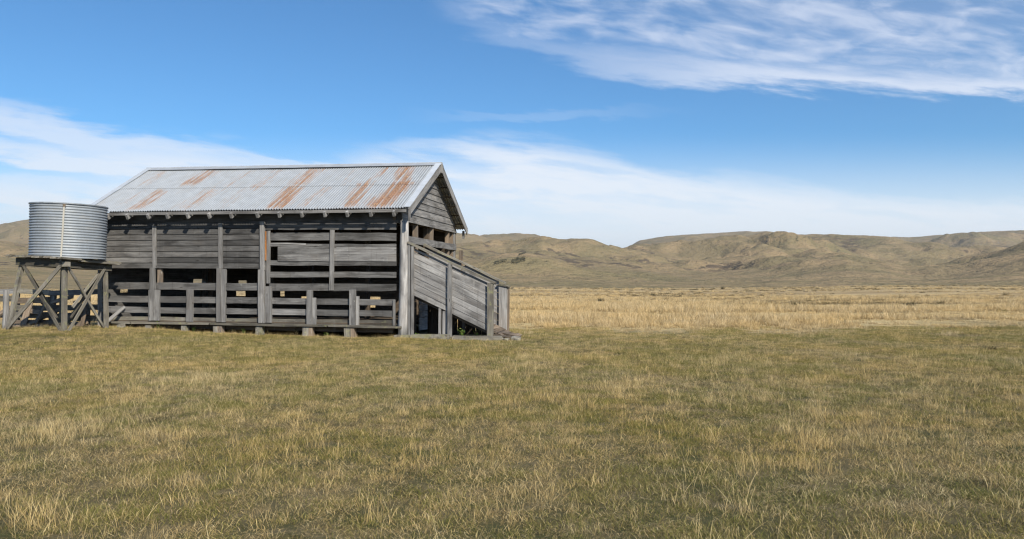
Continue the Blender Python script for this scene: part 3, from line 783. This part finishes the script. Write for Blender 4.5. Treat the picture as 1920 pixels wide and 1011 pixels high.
# braces
def brace(A, B, tone=1.0, w_=.10): sbeam('brace', A, B, w_ * .85, .035, (0, 0, 1), tone, WOODL)
brace(SP(-1.02, .12, 2.15), SP(-.06, 1.15, .22), .8)
brace(SP(-.05, 1.16, 2.10), SP(-1.36, .16, .32), .9, .12)
brace(SP(.06, 1.16, 2.10), SP(1.03, .14, .22), 1.0, .08); brace(SP(.12, 1.05, 2.0), SP(1.0, .06, .24), .8, .07)
brace(SP(1.04, .12, 2.02), SP(.10, 1.14, .22), 1.1, .10); brace(SP(.98, .02, 2.0), SP(.20, .90, .9), 1.15, .09)
brace(SP(-1.0, -.10, 2.1), SP(-.1, -1.0, .35), .8); brace(SP(1.0, -.08, 2.05), SP(.1, -1.0, .35), .8)
# bearers + joists + deck
hb = .21
for s_, f0, f1 in ((1, 1, 0), (-1, 0, 1)):
    pass
def corner(a, f, z): return SP(a, f, z)
for (A, B) in (((-1.14, -.02), (.08, 1.16)), ((-.08, 1.16), (1.2, -.08)), ((-1.12, .02), (.08, -1.16)), ((-.06, -1.12), (1.14, .02))):
    sbeam('bearer', corner(A[0], A[1], dz_(A[0]) - .175), corner(B[0], B[1], dz_(B[0]) - .175), hb, .09, (0, 0, 1), .40, WOODL)  # low tone paints in the shadow of the overhanging deck
sbeam('bearer_end', SP(-.02, 1.14, 2.10), SP(.12, 1.28, 2.10), .13, .10, (0, 0, 1), 1.2)
nb = 12; side = 1.98
for i in range(nb):      # boards run along d2 (front corner -> right corner)
    f = (i + .5) / nb - .5
    c = (er + ef).normalized() * 0
    e1 = (er - ef).normalized(); e2 = (-er - ef).normalized()       # e1: front->right, e2: front->left
    orig = ef * 1.40
    L = side + R.uniform(-.06, .10); s0 = R.uniform(-.06, .05)
    if i == 0: segs = [(s0, .62, .0), (.64, L + .10, -.03)]
    elif i == 1: segs = [(s0, 1.15, 0), (1.16, L + .38, .01)]
    elif i == 2: segs = [(s0, L + .30, 0)]
    else: segs = [(s0, L, 0)]
    for a_, b_, dd_ in segs:
        A = orig + e1 * a_ + e2 * (i + .5) * side / nb; B = orig + e1 * b_ + e2 * (i + .5) * side / nb
        ra = A.dot(er); rb = B.dot(er)
        A.z = dz_(ra) - .025 - g0 + R.uniform(-.006, .006) + dd_; B.z = dz_(rb) - .025 - g0 + R.uniform(-.006, .006) + dd_
        b = MB(); b.beam(A, B, side / nb - .012, .055, up=e2, tone=R.uniform(.75, 1.15), rag=.02); b.build('deck_board', WOODL, st)

tk = empty('water_tank', (-12.90, 21.70, dz_(0.07)))
tag(tk, 'round galvanised corrugated iron water tank standing on the timber stand', 'water tank')
tk.rotation_euler = (0, math.radians(1.4), 0)
b = MB(); rT = .975; hT = 1.53; nC = 20; per = 8; na = 96
nz_ = nC * per
for j in range(nz_ + 1):
    z = .005 + hT * j / nz_; r = rT + .0105 * math.cos(j / per * 2 * math.pi)
    for i in range(na):
        a = 2 * math.pi * i / na
        rr_ = r + .006 * math.sin(3 * a + 1) + .004 * math.sin(a * 9 + z * 4)
        b.v.append((rr_ * math.cos(a), rr_ * math.sin(a), z)); b.gc.append((z * 1.0 + 7, a * rT * 1.4, 3.0)); b.tn.append(1.0)
for j in range(nz_):
    for i in range(na):
        p = j * na + i; q = j * na + (i + 1) % na; b.f.append((p, q, q + na, p + na))
b.f.append(tuple(range(na))[::-1])
b.build('tank_wall', GALVT, tk, True)
b = MB(); n_ = 48; b.v = [(0, 0, hT + .0)]; b.gc = [(0, 0, 0)]; b.tn = [1]
for i in range(n_):
    a = 2 * math.pi * i / n_; b.v.append(((rT - .03) * math.cos(a), (rT - .03) * math.sin(a), hT - .03)); b.gc.append((math.cos(a), math.sin(a), 0)); b.tn.append(1)
for i in range(n_): b.f.append((0, 1 + i, 1 + (i + 1) % n_))
b.build('tank_lid', GALVT, tk, True)
b = MB()
for i in range(48):
    a = 2 * math.pi * i / 48; a2 = 2 * math.pi * (i + 1) / 48
    b.beam((rT * 1.012 * math.cos(a), rT * 1.012 * math.sin(a), hT), (rT * 1.012 * math.cos(a2), rT * 1.012 * math.sin(a2), hT), .03, .03, up=(0, 0, 1), seg=1, jit=0)
b.build('tank_rim', GALVT, tk)
pd = Vector((-TC.x * 0 + 12.90, -21.7, 0)).normalized(); pdr = Vector((-pd.y, pd.x, 0))
q = pd * (rT + .03)
b = MB(); b.beam(q - pdr * .175 + Vector((0, 0, -.08)), q - pdr * .125 + Vector((0, 0, hT - .05)), .042, .022, up=pdr, seg=4, jit=.004)
b.build('downpipe', STRIP, tk)
b = MB(); b.beam(q - pdr * .125 + Vector((0, 0, hT - .10)), q - pdr * .125 + Vector((0, 0, hT - .02)), .07, .04, up=pdr, seg=1, jit=0); b.build('pipe_bracket', WOODB, tk)

# ------------------------------------------------------------------ yard fence left of the shed
fe = empty('yard_fence', (*W(-12.0, .1), ghs(*W(-12.0, .1)))); fe.rotation_euler = (0, 0, -TH)
tag(fe, 'broken timber yard fence of wide grey rails behind the tank stand', 'fence')
fz = fe.location.z
def FL(u, v, z): return (u + 12.0, v - .1, z - fz)
for u, h, ln in ((-10.6, 1.25, 0), (-11.9, 1.05, .05), (-13.2, 1.2, -.04), (-14.5, 1.35, .02), (-15.9, 1.25, 0), (-17.3, 1.2, 0), (-18.6, 1.2, .03)):
    x, y = W(u, .1); g = ghs(x, y)
    b = MB(); b.beam(FL(u, .2, g - .1), FL(u + ln, .2, g + h), .17, .10, up=(1, 0, 0), tone=1.0, jit=.012, rag=.03); b.build('post', WOOD, fe)
for z0, w_, sk in ((.34, .18, ()), (.60, .17, (2,)), (.86, .18, (0,)), (1.12, .16, (3,))):
    us = [-10.1, -11.9, -13.2, -14.5, -15.9, -17.3, -18.8]
    for i, (a_, b_) in enumerate(zip(us, us[1:])):
        if i in sk: continue
        j1, j2 = R.uniform(-.05, .05), R.uniform(-.05, .05)
        b = MB(); b.beam(FL(a_, .12, z0 + .16 + j1), FL(b_, .12, z0 + .16 + j2), w_, .035, tone=R.uniform(.75, 1.1), jit=.014, rag=.05); b.build('rail', R.choice((WOOD, WOODB, WOODL)), fe)
x, y = (10 - 960) / 1400 * 21.6, 21.6
b = MB(); b.tube((0, 0, -.1), (.01, .02, 1.13), .085, .075, 10, 5, tone=1.15, wob=.01); o = b.build('timber_post', WOOD, None, True); o.location = (x, y, ghs(x, y))
tag(o, 'stout rounded grey post at the far left edge in front of the broken fence', 'post')
# tumbled timber under the stand
spots = [(-11.0, .1, 1.15, -11.7, -.05, .95, .14, 'broken end of a top rail drooping behind the front stand leg'),
         (-10.3, -.2, .85, -10.15, -.55, .26, .12, 'narrow board standing on end by the right rear of the tank stand'),
         (-12.6, .1, 1.05, -12.45, -.35, .26, .18, 'broad plank propped upright behind the left stand braces'),
         (-14.1, -.1, .95, -13.5, -.3, .9, .13, 'split rail end hanging off the fence left of the tank stand'),
         (-12.0, -.5, .24, -12.9, -.6, .24, .10, 'short dark offcut on the ground under the left stand braces'),(-10.9, .05, 1.02, -10.35, -.1, .3, .13, 'short steep board crossing the right stand brace, leaning on the fence'),
         (-11.5, .0, .52, -10.3, -.05, .62, .17, 'wide pale board on edge low against the fence behind the right stand legs'),
         (-13.6, -.3, .30, -14.7, -.2, .27, .16, 'flat board in the grass by the left leg of the tank stand'),
         (-12.9, .0, .70, -12.0, -.1, .62, .15, 'loose rail sagging behind the left stand braces'),
         (-11.75, -.2, .95, -11.85, -.5, .3, .15, 'stubby upright plank propped just left of the front stand leg'),(-11.2, -.25, .33, -13.1, -.15, .30, .17, 'long brown board lying on the ground behind the stand braces'),
         (-10.25, -.45, .30, -11.5, -.2, .28, .16, 'dusty brown plank on the ground between the stand and the shed corner'),
         (-11.3, -.1, .75, -12.2, -.35, .28, .12, 'thin board slumped against the broken fence, left of the front stand leg'),
         (-10.6, -.0, .9, -10.9, -.5, .26, .13, 'upright brown board propped on the fence behind the right stand braces'),
         (-13.3, -.0, .8, -13.9, -.3, .28, .14, 'slanting board propped on the fence, just left of the tank stand'),
         (-12.3, .3, .95, -11.6, .2, .35, .15, 'crooked board hanging across the fence behind the tank stand')]
for u0, v0, z0, u1, v1, z1, w_, lb in spots:
    local_thing('fallen_plank', lb, 'plank', [((u0, v0, z0), (u1, v1, z1), w_, .04, (0, .6, 1), R.uniform(.8, 1.15))], WOODB)
for i, (u, v, s, lb) in enumerate(((-11.8, -.45, .16, 'squat stone under the middle of the tank stand'), (-10.5, -.6, .14, 'small stone behind the right leg of the tank stand'), (-12.6, -.1, .2, 'larger stone by the fence behind the left stand braces'))):
    x, y = W(u, v); rock('stone', x, y, ghs(x, y) + s * .2, s, lb)

# ------------------------------------------------------------------ grasses and leafy stuff
def leaf_mat(name, cols, trans=.35):
    m, t, out = mat(name)
    k = t.attr('k')[2]; h = t.attr('h')[2]; tint = t.attr('tint', 'INSTANCER')[0]
    c = t.ramp(k, cols)
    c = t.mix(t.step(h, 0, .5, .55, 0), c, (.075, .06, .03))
    c = t.vm('MULTIPLY', c, tint) if name.startswith('grass') else c
    trans = .22
    d = t.node('ShaderNodeBsdfDiffuse'); tr = t.node('ShaderNodeBsdfTranslucent'); mx = t.node('ShaderNodeMixShader')
    t.put(d.inputs[0], c); t.put(tr.inputs[0], c); mx.inputs[0].default_value = trans
    t.l.new(d.outputs[0], mx.inputs[1]); t.l.new(tr.outputs[0], mx.inputs[2]); t.l.new(mx.outputs[0], out.inputs[0]); return m
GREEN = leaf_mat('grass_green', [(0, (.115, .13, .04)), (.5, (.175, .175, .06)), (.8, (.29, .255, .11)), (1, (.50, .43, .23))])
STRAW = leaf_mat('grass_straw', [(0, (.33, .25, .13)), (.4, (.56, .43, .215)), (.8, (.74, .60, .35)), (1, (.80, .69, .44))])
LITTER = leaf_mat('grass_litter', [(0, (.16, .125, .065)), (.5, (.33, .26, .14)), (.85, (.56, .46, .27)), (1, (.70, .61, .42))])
WEEDM = leaf_mat('weed_leaf', [(0, (.07, .12, .03)), (.6, (.14, .22, .05)), (1, (.30, .30, .10))])
TWIGM = leaf_mat('shrub_twig', [(0, (.045, .04, .03)), (.5, (.075, .07, .04)), (1, (.15, .13, .08))])


def blade_mesh(name, m_, nb, rad_, h0, h1, w_, lean0, lean1, curl, base_z=0.0, seg=3, mixk=(0, 1)):
    V = []; F = []; K = []; Hh = []
    for _ in range(nb):
        a = R.uniform(0, 6.283); r = rad_ * math.sqrt(R.random()); x, y = r * math.cos(a), r * math.sin(a)
        h = R.uniform(h0, h1); la = R.uniform(0, 6.283); ln = R.uniform(lean0, lean1)
        ww = w_ * R.uniform(.6, 1.3); fa = R.uniform(0, 3.14); cx, sx_ = math.cos(fa), math.sin(fa)
        cu = R.uniform(-curl, curl); cv = R.uniform(.2, 1) * curl; b0 = len(V); kk = R.uniform(*mixk)
        px_, py_, pz = x, y, base_z; dirz = math.cos(ln); dh = math.sin(ln)
        for s in range(seg + 1):
            q = s / seg; wk = ww * (1 - q * .85) / 2
            V += [(px_ - cx * wk, py_ - sx_ * wk, pz), (px_ + cx * wk, py_ + sx_ * wk, pz)]; K += [kk, kk]; Hh += [q, q]
            st_ = h / seg; px_ += math.cos(la) * dh * st_; py_ += math.sin(la) * dh * st_; pz = max(pz + dirz * st_, .004)
            ln += cv; la += cu; dirz = math.cos(ln); dh = math.sin(ln)
        for s in range(seg):
            p = b0 + 2 * s; F.append((p, p + 1, p + 3, p + 2))
    me = bpy.data.meshes.new(name); me.from_pydata(V, [], F); me.materials.append(m_)
    for n_, d_ in (('k', K), ('h', Hh)):
        a = me.attributes.new(n_, 'FLOAT', 'POINT'); a.data.foreach_set('value', np.array(d_, 'f'))
    return me

def proto_coll(name, specs):
    c = bpy.data.collections.new(name)
    for i, sp in enumerate(specs):
        o = bpy.data.objects.new('tuft%02d' % i, blade_mesh('tuft%02d_%s' % (i, name), *sp)); c.objects.link(o)
    return c

SH = [(GREEN, 60, .15, .03, .075, .0055, .1, 1.1, .5), (GREEN, 60, .16, .03, .09, .006, .2, 1.2, .6), (GREEN, 50, .15, .025, .06, .006, .4, 1.3, .4),
      (LITTER, 64, .16, .03, .10, .0036, .7, 1.45, .5), (LITTER, 64, .17, .03, .09, .0036, .8, 1.5, .7), (LITTER, 56, .15, .02, .08, .004, .4, 1.4, .6),
      (STRAW, 50, .16, .03, .09, .0034, .5, 1.4, .35), (STRAW, 46, .16, .04, .11, .0034, .2, 1.2, .3), (STRAW, 40, .15, .03, .08, .0036, .6, 1.45, .5),
      (STRAW, 20, .13, .06, .19, .003, .0, .6, .16), (STRAW, 22, .13, .05, .15, .003, .05, .8, .2), (STRAW, 9, .16, .10, .27, .003, .0, 1.1, .2), (STRAW, 5, .25, .22, .50, .0034, 1.15, 1.5, .06), (TWIGM, 40, .13, .03, .09, .006, .3, 1.3, .5)]
protoN = proto_coll('near_tufts', SH)
SF = [(STRAW, 70, .34, .14, .34, .011, .0, .5, .25), (STRAW, 60, .36, .10, .28, .011, .1, .7, .3), (STRAW, 60, .32, .08, .22, .012, .2, .9, .4),
      (LITTER, 60, .34, .08, .22, .012, .2, 1.0, .4), (GREEN, 60, .32, .05, .14, .012, .2, 1.1, .4), (TWIGM, 60, .30, .10, .26, .02, .1, 1.1, .4)]
protoF = proto_coll('far_tufts', SF)


def scatter(name, pts, idx, scl, tint, coll):
    me = bpy.data.meshes.new(name); n = len(pts); me.vertices.add(n); me.vertices.foreach_set('co', pts.astype('f').ravel())
    def A(nm, ty, key, d): a = me.attributes.new(nm, ty, 'POINT'); a.data.foreach_set(key, d)
    A('idx', 'INT', 'value', idx.astype('i')); A('scl', 'FLOAT', 'value', scl.astype('f'))
    A('rotz', 'FLOAT_VECTOR', 'vector', np.stack([np.zeros(n), np.zeros(n), NR.rand(n) * 6.283], -1).astype('f').ravel())
    A('tint', 'FLOAT_VECTOR', 'vector', tint.astype('f').ravel())
    o = bpy.data.objects.new(name, me); COL.objects.link(o)
    ng = bpy.data.node_groups.new(name + '_nodes', 'GeometryNodeTree')
    ng.interface.new_socket('Geometry', in_out='INPUT', socket_type='NodeSocketGeometry'); ng.interface.new_socket('Geometry', in_out='OUTPUT', socket_type='NodeSocketGeometry')
    gi = ng.nodes.new('NodeGroupInput'); go = ng.nodes.new('NodeGroupOutput'); ip = ng.nodes.new('GeometryNodeInstanceOnPoints')
    ci = ng.nodes.new('GeometryNodeCollectionInfo'); ci.inputs['Collection'].default_value = coll; ci.inputs['Separate Children'].default_value = True; ci.inputs['Reset Children'].default_value = True
    def na_(nm, ty):
        q = ng.nodes.new('GeometryNodeInputNamedAttribute'); q.data_type = ty; q.inputs['Name'].default_value = nm; return q.outputs['Attribute']
    L = ng.links.new
    L(gi.outputs[0], ip.inputs['Points']); L(ci.outputs[0], ip.inputs['Instance']); ip.inputs['Pick Instance'].default_value = True
    L(na_('idx', 'INT'), ip.inputs['Instance Index']); L(na_('scl', 'FLOAT'), ip.inputs['Scale']); L(na_('rotz', 'FLOAT_VECTOR'), ip.inputs['Rotation'])
    L(ip.outputs[0], go.inputs[0])
    md = o.modifiers.new('tufts', 'NODES'); md.node_group = ng
    o['kind'] = 'stuff'
    return o

def inside_shed(x, y, pad=0.0):
    u = (x - CX) * cT - (y - CY) * sT; v = (x - CX) * sT + (y - CY) * cT
    return (u > LU - pad) & (u < 2.9 + pad) & (v > -.02 - pad) & (v < WV + pad) & ~((u > .2) & (v > 1.6 + pad))

def band(x, y):      # 1 where the tall dry straw field is
    n = fbm(x * .45, y * .45, 4, 61)
    return sst(-1.5, 3.0, y + (n - .5) * 15 - (23.3 + 6 * sst(8, 22, x) + 5 * (1 - sst(-4, -.5, x))))

# near turf
def wedge(n, y0, y1, k=.80, pad=1.5, pw=1.0):
    yy = (y0 ** (2 * 1) + NR.rand(n) * (y1 ** 2 - y0 ** 2)) ** .5
    xx = (NR.rand(n) * 2 - 1) * (yy * k + pad); return xx, yy
def tints(x, y, n, lo=.82, hi=1.15):
    b_ = lo + (hi - lo) * NR.rand(n); w_ = fbm(x * .7, y * .7, 3, 77) - .5
    return np.stack([b_ * (1.10 + .18 * w_), b_ * (1.05 + .05 * w_), b_ * (.92 - .2 * w_)], -1)
x, y = wedge(118000, 3.2, 27.0)
p1 = fbm(x * .42 + 3, y * .42, 4, 13); p2 = fbm(x * 1.1, y * 1.1, 3, 23); p3 = fbm(x * 1.25 + 40, y * .9, 4, 33); p4 = fbm(x * 2.6, y * 2.6, 3, 43); p5 = fbm(x * 3.1 + 9, y * 3.1, 2, 53)
rv = NR.rand(len(x)); rv2 = NR.rand(len(x))
gk = sst(.42, .66, p1 + (p2 - .5) * .5 + (p5 - .5) * .8 + .16 * sst(12, 18, y))                 # green share
kind = np.where(rv < .17 + .50 * gk, NR.randint(0, 3, len(x)), np.where(rv < .70 + .2 * gk, NR.randint(3, 6, len(x)), NR.randint(6, 9, len(x))))
tall = sst(.50, .64, p3 + (p2 - .5) * .35) * sst(.47, .60, p4) * (1 - .75 * sst(15.5, 19, y)) * (.35 + .65 * (1 - sst(7, 14, y)) + .25)
kind = np.where(rv2 < tall * .42 + .06, NR.randint(9, 12, len(x)), kind)
kind = np.where(rv2 > .985, 12, np.where(rv2 > .955, 13, kind))
keep = ~inside_shed(x, y) & (band(x, y) < .15 + .85 * NR.rand(len(x)))
x, y, kind = x[keep], y[keep], kind[keep]
ne = 900                                                # longer grass left standing along the timbers
uu = -10.6 + NR.rand(ne) * 13.8; vv = -.10 - np.abs(NR.randn(ne)) * .16
us_ = -19 + NR.rand(500) * 9; vs_ = .15 + NR.randn(500) * .25
legs = [(-12.48, 20.8), (-12.12, 22.24), (-14.2, 21.2), (-13.56, 22.6)]
lx = np.concatenate([a_ + NR.randn(30) * .16 for a_, _ in legs]); ly = np.concatenate([b_ + NR.randn(30) * .16 for _, b_ in legs])
ex = np.concatenate([CX + uu * cT + vv * sT, CX + us_ * cT + vs_ * sT, lx]); ey = np.concatenate([CY - uu * sT + vv * cT, CY - us_ * sT + vs_ * cT, ly])
kpe = NR.rand(len(ex)) < sst(.40, .58, fbm(ex * 1.5, ey * 1.5, 2, 97)); ex, ey = ex[kpe], ey[kpe]
x = np.concatenate([x, ex]); y = np.concatenate([y, ey]); kind = np.concatenate([kind, NR.choice([0, 1, 6, 7, 10], len(ex))])
sc = NR.uniform(.58, 1.02, len(x)) * (1 - .15 * sst(14, 20, y) * (kind < 9)) * (1 + .0 * (kind >= 9)) * np.where(np.arange(len(x)) >= len(x) - len(ex), 1.25, 1.0)
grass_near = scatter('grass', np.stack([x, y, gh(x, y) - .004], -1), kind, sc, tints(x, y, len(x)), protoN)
tag(grass_near, 'short green and straw coloured pasture grass in the foreground', 'grass')
# dry straw field beyond
x, y = wedge(90000, 21.5, 95.0, .78, 3)
keep = (band(x, y) > .05 + .9 * NR.rand(len(x))) & ~inside_shed(x, y, .1) & (NR.rand(len(x)) < np.clip(34 / y, .25, 1) ** 1.2)
x, y = x[keep], y[keep]
q1 = fbm(x * .12, y * .25, 4, 83); rv = NR.rand(len(x))
kind = np.where(rv < .62, NR.randint(0, 3, len(x)), np.where(rv < .62 + .30 * sst(.4, .6, q1) + .08, 3, np.where(rv < .9, 2, 4)))
sc = NR.uniform(.6, 1.15, len(x)) * (.55 + .9 * sst(.35, .65, q1)) * (1 - .45 * sst(40, 90, y)) * (.5 + .5 * sst(22, 36, y))
nf = 38000; yf = 50 * (330 / 50) ** NR.rand(nf); xf = (NR.rand(nf) * 2 - 1) * yf * .76
cl = fbm(xf / 22, yf / 7, 4, 203) ; kp = NR.rand(nf) < sst(.36, .62, cl); xf, yf, cl = xf[kp], yf[kp], cl[kp]
kf = np.where(NR.rand(len(xf)) < .13 + .4 * sst(.54, .70, cl), 5, np.where(NR.rand(len(xf)) < .5, 3, 0))
sf = NR.uniform(.5, 1.3, len(xf)) * (1 + .9 * sst(80, 250, yf)) * np.where(kf == 5, .9, .8)
x = np.concatenate([x, xf]); y = np.concatenate([y, yf]); kind = np.concatenate([kind, kf]); sc = np.concatenate([sc, sf])
grass_far = scatter('dry_grass', np.stack([x, y, gh(x, y) - .01], -1), kind, sc, tints(x, y, len(x), .76, 1.06) * np.array([1.0, 1.0, 1.12]), protoF)
tag(grass_far, 'tall pale straw grass field beyond the green turf', 'grass')


# ------------------------------------------------------------------ shrubs on the plain
def shrub_mesh(name, m_, n, spread, leafy=0):
    b = blade_mesh(name, m_, n, spread * .35, .35, 1.0, .035, .0, 1.15, .35, 0, 3); return b
SHM = [shrub_mesh('shrub_twigs', TWIGM, 150, 1) for _ in range(4)]
def shrub(x, y, s, label, group=None, cat='shrub', flat=1.0):
    o = bpy.data.objects.new('shrub', R.choice(SHM)); COL.objects.link(o); o.location = (x, y, ghs(x, y) - .02)
    o.scale = (s * 1.25, s * 1.25, s * flat); o.rotation_euler = (0, 0, R.uniform(0, 6)); tag(o, label, cat, group); return o
def ray_ground(px, py):
    y = 1400 * EYE / (py - HOR)
    for _ in range(30):
        x = (px - 960) / 1400 * y; y = .5 * y + .5 * 1400 * (EYE - ghs(x, y)) / (py - HOR)
    return (px - 960) / 1400 * y, y
GRP = 'small dark shrubs dotted across the straw plain'
SL = 'small dark twiggy shrub on the straw plain below the hills'
pts = [(1127, 565, 7), (1180, 566, 5), (1225, 563, 4), (1250, 563, 5), (1260, 562, 4), (1176, 577, 6), (1308, 552, 4), (1314, 551, 4), (1428, 556, 5), (1462, 573, 7), (1490, 573, 8), (1475, 566, 4), (1518, 573, 6), (1588, 573, 8),
       (1692, 562, 8), (1708, 574, 9), (1765, 571, 8), (1830, 572, 4), (1903, 574, 5), (1917, 573, 6), (1886, 554, 5), (1100, 573, 4), (1040, 566, 4), (1380, 564, 4), (1540, 562, 4), (1625, 573, 4), (1650, 575, 3), (1340, 573, 3), (1240, 590, 3), (990, 560, 4), (1010, 572, 3), (1600, 566, 4), (1740, 556, 4), (1850, 575, 3)]
for px, py, hp in pts:
    x, y = ray_ground(px, py); s = hp / 1400 * y
    lb, g = SL, GRP
    if (px, py) == (1708, 574): lb, g = 'largest spiky shrub on the straw plain at the right, standing alone', GRP
    if (px, py) in ((1490, 573),): lb, g = 'right one of the twin dark reddish shrubs on the plain near the picture centre right', GRP
    if (px, py) in ((1462, 573),): lb, g = 'left one of the twin dark reddish shrubs on the plain near the picture centre right', GRP
    lb = {(1127, 565): 'grey twiggy shrub on the far plain, a little right of the loading ramp', (1240, 590): 'lone low shrub nearest the camera in the straw plain, right of the ramp',
          (1917, 573): 'dark shrub on the straw plain cut by the right edge of the picture', (1903, 574): 'dark shrub on the straw plain just left of the one at the right picture edge'}.get((px, py), lb)
    shrub(x, y, max(s, .12) * 1.9, lb, g, flat=.8)
x, y = ray_ground(1857, 656); shrub(x, y, .24, 'dark green low tussock in the turf at the right edge', None, 'tussock', .7)
for px, py, hp in ((1355, 541.5, 6), (1318, 541, 4), (1684, 536, 4), (1788, 535, 4), (1808, 534, 5), (1838, 535, 4)):
    x, y = ray_ground(px, max(py, 533)); y = min(y, 300); x = (px - 960) / 1400 * y
    shrub(x, y, hp / 1400 * y * 1.2, {1355: 'round dark bush where the plain meets the hills at centre right, larger of the pair', 1318: 'smaller dark bush where the plain meets the hills at centre right, left of the pair'}.get(px, 'small dark bush on the far right skyline of the plain against the hill foot'), 'bushes along the foot of the hills', 'bush')

# distant conifer plantation (reads as one dark mass)
b = MB()
for cx_, cy_, hw, hh, n_ in ((972, 489, 13, 5.5, 700), (978, 477, 8, 1.5, 130), (938, 492, 12, 2.2, 300)):
    for _ in range(n_):
        a = R.uniform(-1, 1); px = cx_ + a * hw; py = cy_ - a * 3 + R.uniform(-1, 1) * hh * (1 - .5 * abs(a))
        X_, Y_, Z_ = hill_point(px, py); Y_ *= R.uniform(.99, 1.01); X_ = (px - 960) / 1400 * Y_; s = Y_ / 1400 * 1.1
        n0 = len(b.v); 
        for i in range(6): b.v.append((X_ + s * .6 * math.cos(i * 1.047), Y_ + s * .6 * math.sin(i * 1.047), Z_ - s * .3)); b.gc.append((0, 0, 0)); b.tn.append(1)
        b.v.append((X_, Y_, Z_ + s * 1.1)); b.gc.append((0, 0, 0)); b.tn.append(1)
        for i in range(6): b.f.append((n0 + i, n0 + (i + 1) % 6, n0 + 6))
m, t, out = mat('dark_conifer'); P = t.node('ShaderNodeNewGeometry').outputs['Position']
principled(t, out, t.mix(t.noise(P, .2, 3), (.028, .032, .022), (.06, .062, .045)), .95)
o = b.build('distant_wood', m); tag(o, 'dark plantation patch on the hillside right of the shed', 'wood', None, 'stuff')


# ------------------------------------------------------------------ weeds by the shed
def weed(x, y, h, n, label, m_=WEEDM, leaf=.03, cat='weed', z=None):
    V = []; F = []; K = []; Hh = []
    for _ in range(n):
        a = R.uniform(0, 6.283); ln = R.uniform(.05, .6); hh = h * R.uniform(.5, 1)
        tip = Vector((math.cos(a) * math.sin(ln) * hh, math.sin(a) * math.sin(ln) * hh, math.cos(ln) * hh))
        b0 = len(V); s = Vector((-math.sin(a), math.cos(a), 0)) * .004
        V += [tuple(-s), tuple(s), tuple(tip)]; F.append((b0, b0 + 1, b0 + 2)); K += [.3] * 3; Hh += [.6] * 3
        for j in range(6):
            q = tip * R.uniform(.3, 1.0); d = Vector((R.uniform(-1, 1), R.uniform(-1, 1), R.uniform(-.2, .7))).normalized(); l = leaf * R.uniform(.6, 1.4)
            e = d.cross(Vector((R.uniform(-1, 1), R.uniform(-1, 1), 1))).normalized() * l * .35; b0 = len(V)
            V += [tuple(q), tuple(q + d * l * .5 + e), tuple(q + d * l), tuple(q + d * l * .5 - e)]; F.append((b0, b0 + 1, b0 + 2, b0 + 3)); kk = R.random(); K += [kk] * 4; Hh += [1] * 4
    me = bpy.data.meshes.new('weed'); me.from_pydata(V, [], F); me.materials.append(m_)
    for n_, d_ in (('k', K), ('h', Hh)):
        a = me.attributes.new(n_, 'FLOAT', 'POINT'); a.data.foreach_set('value', np.array(d_, 'f'))
    o = bpy.data.objects.new('weed', me); COL.objects.link(o); o.location = (x, y, (ghs(x, y) if z is None else z)); tag(o, label, cat); return o
for u, v, h, n, lb, m_, lf in (
        (1.72, .10, .34, 16, 'bright green leafy weed under the loading ramp beside its centre post', WEEDM, .05),
        (2.1, .25, .45, 8, 'straggly pale weed in the dark below the low half of the ramp', WEEDM, .04),
        (.42, .05, .17, 9, 'small yellow green weed at the foot of the ramp beside the corner pole', WEEDM, .045),
        (-5.3, -.12, .22, 26, 'dark spiky weed under the ledge right of the second wall post', TWIGM, .04),
        (-4.95, -.1, .20, 22, 'dark green weed under the ledge left of the tallest wall post', WEEDM, .035),
        (-3.25, -.1, .22, 26, 'dark bushy weed under the ledge left of the mossy timber pile', TWIGM, .04),
        (-8.7, -.2, .26, 14, 'brown dry weed under the ledge near the leaning loose board', TWIGM, .03),
        (-7.75, -.18, .26, 12, 'green climbing weed at the first wall post', WEEDM, .05),
        (-6.6, -.12, .2, 12, 'small weed under the ledge beside the short half post', WEEDM, .04),
        (-2.3, -.10, .15, 10, 'tiny weed under the ledge between the two right timber piles', WEEDM, .04)):
    x, y = W(u, v); weed(x, y, h, n, lb, m_, lf)

# ------------------------------------------------------------------ haze
m, t, out = mat('thin_haze'); pv = t.node('ShaderNodeVolumePrincipled'); pv.inputs['Density'].default_value = 4.2e-5
pv.inputs['Color'].default_value = (.86, .92, 1, 1); pv.inputs['Anisotropy'].default_value = .2; t.l.new(pv.outputs[0], out.inputs[1])
me = bpy.data.meshes.new('haze'); q = [(a, b_, c) for c in (-420, 720) for a, b_ in ((-17000, -17000), (17000, -17000), (17000, 17000), (-17000, 17000))]
me.from_pydata(q, [], [(3, 2, 1, 0), (4, 5, 6, 7), (0, 1, 5, 4), (1, 2, 6, 5), (2, 3, 7, 6), (3, 0, 4, 7)]); me.materials.append(m)
o = bpy.data.objects.new('haze', me); COL.objects.link(o); o['kind'] = 'stuff'
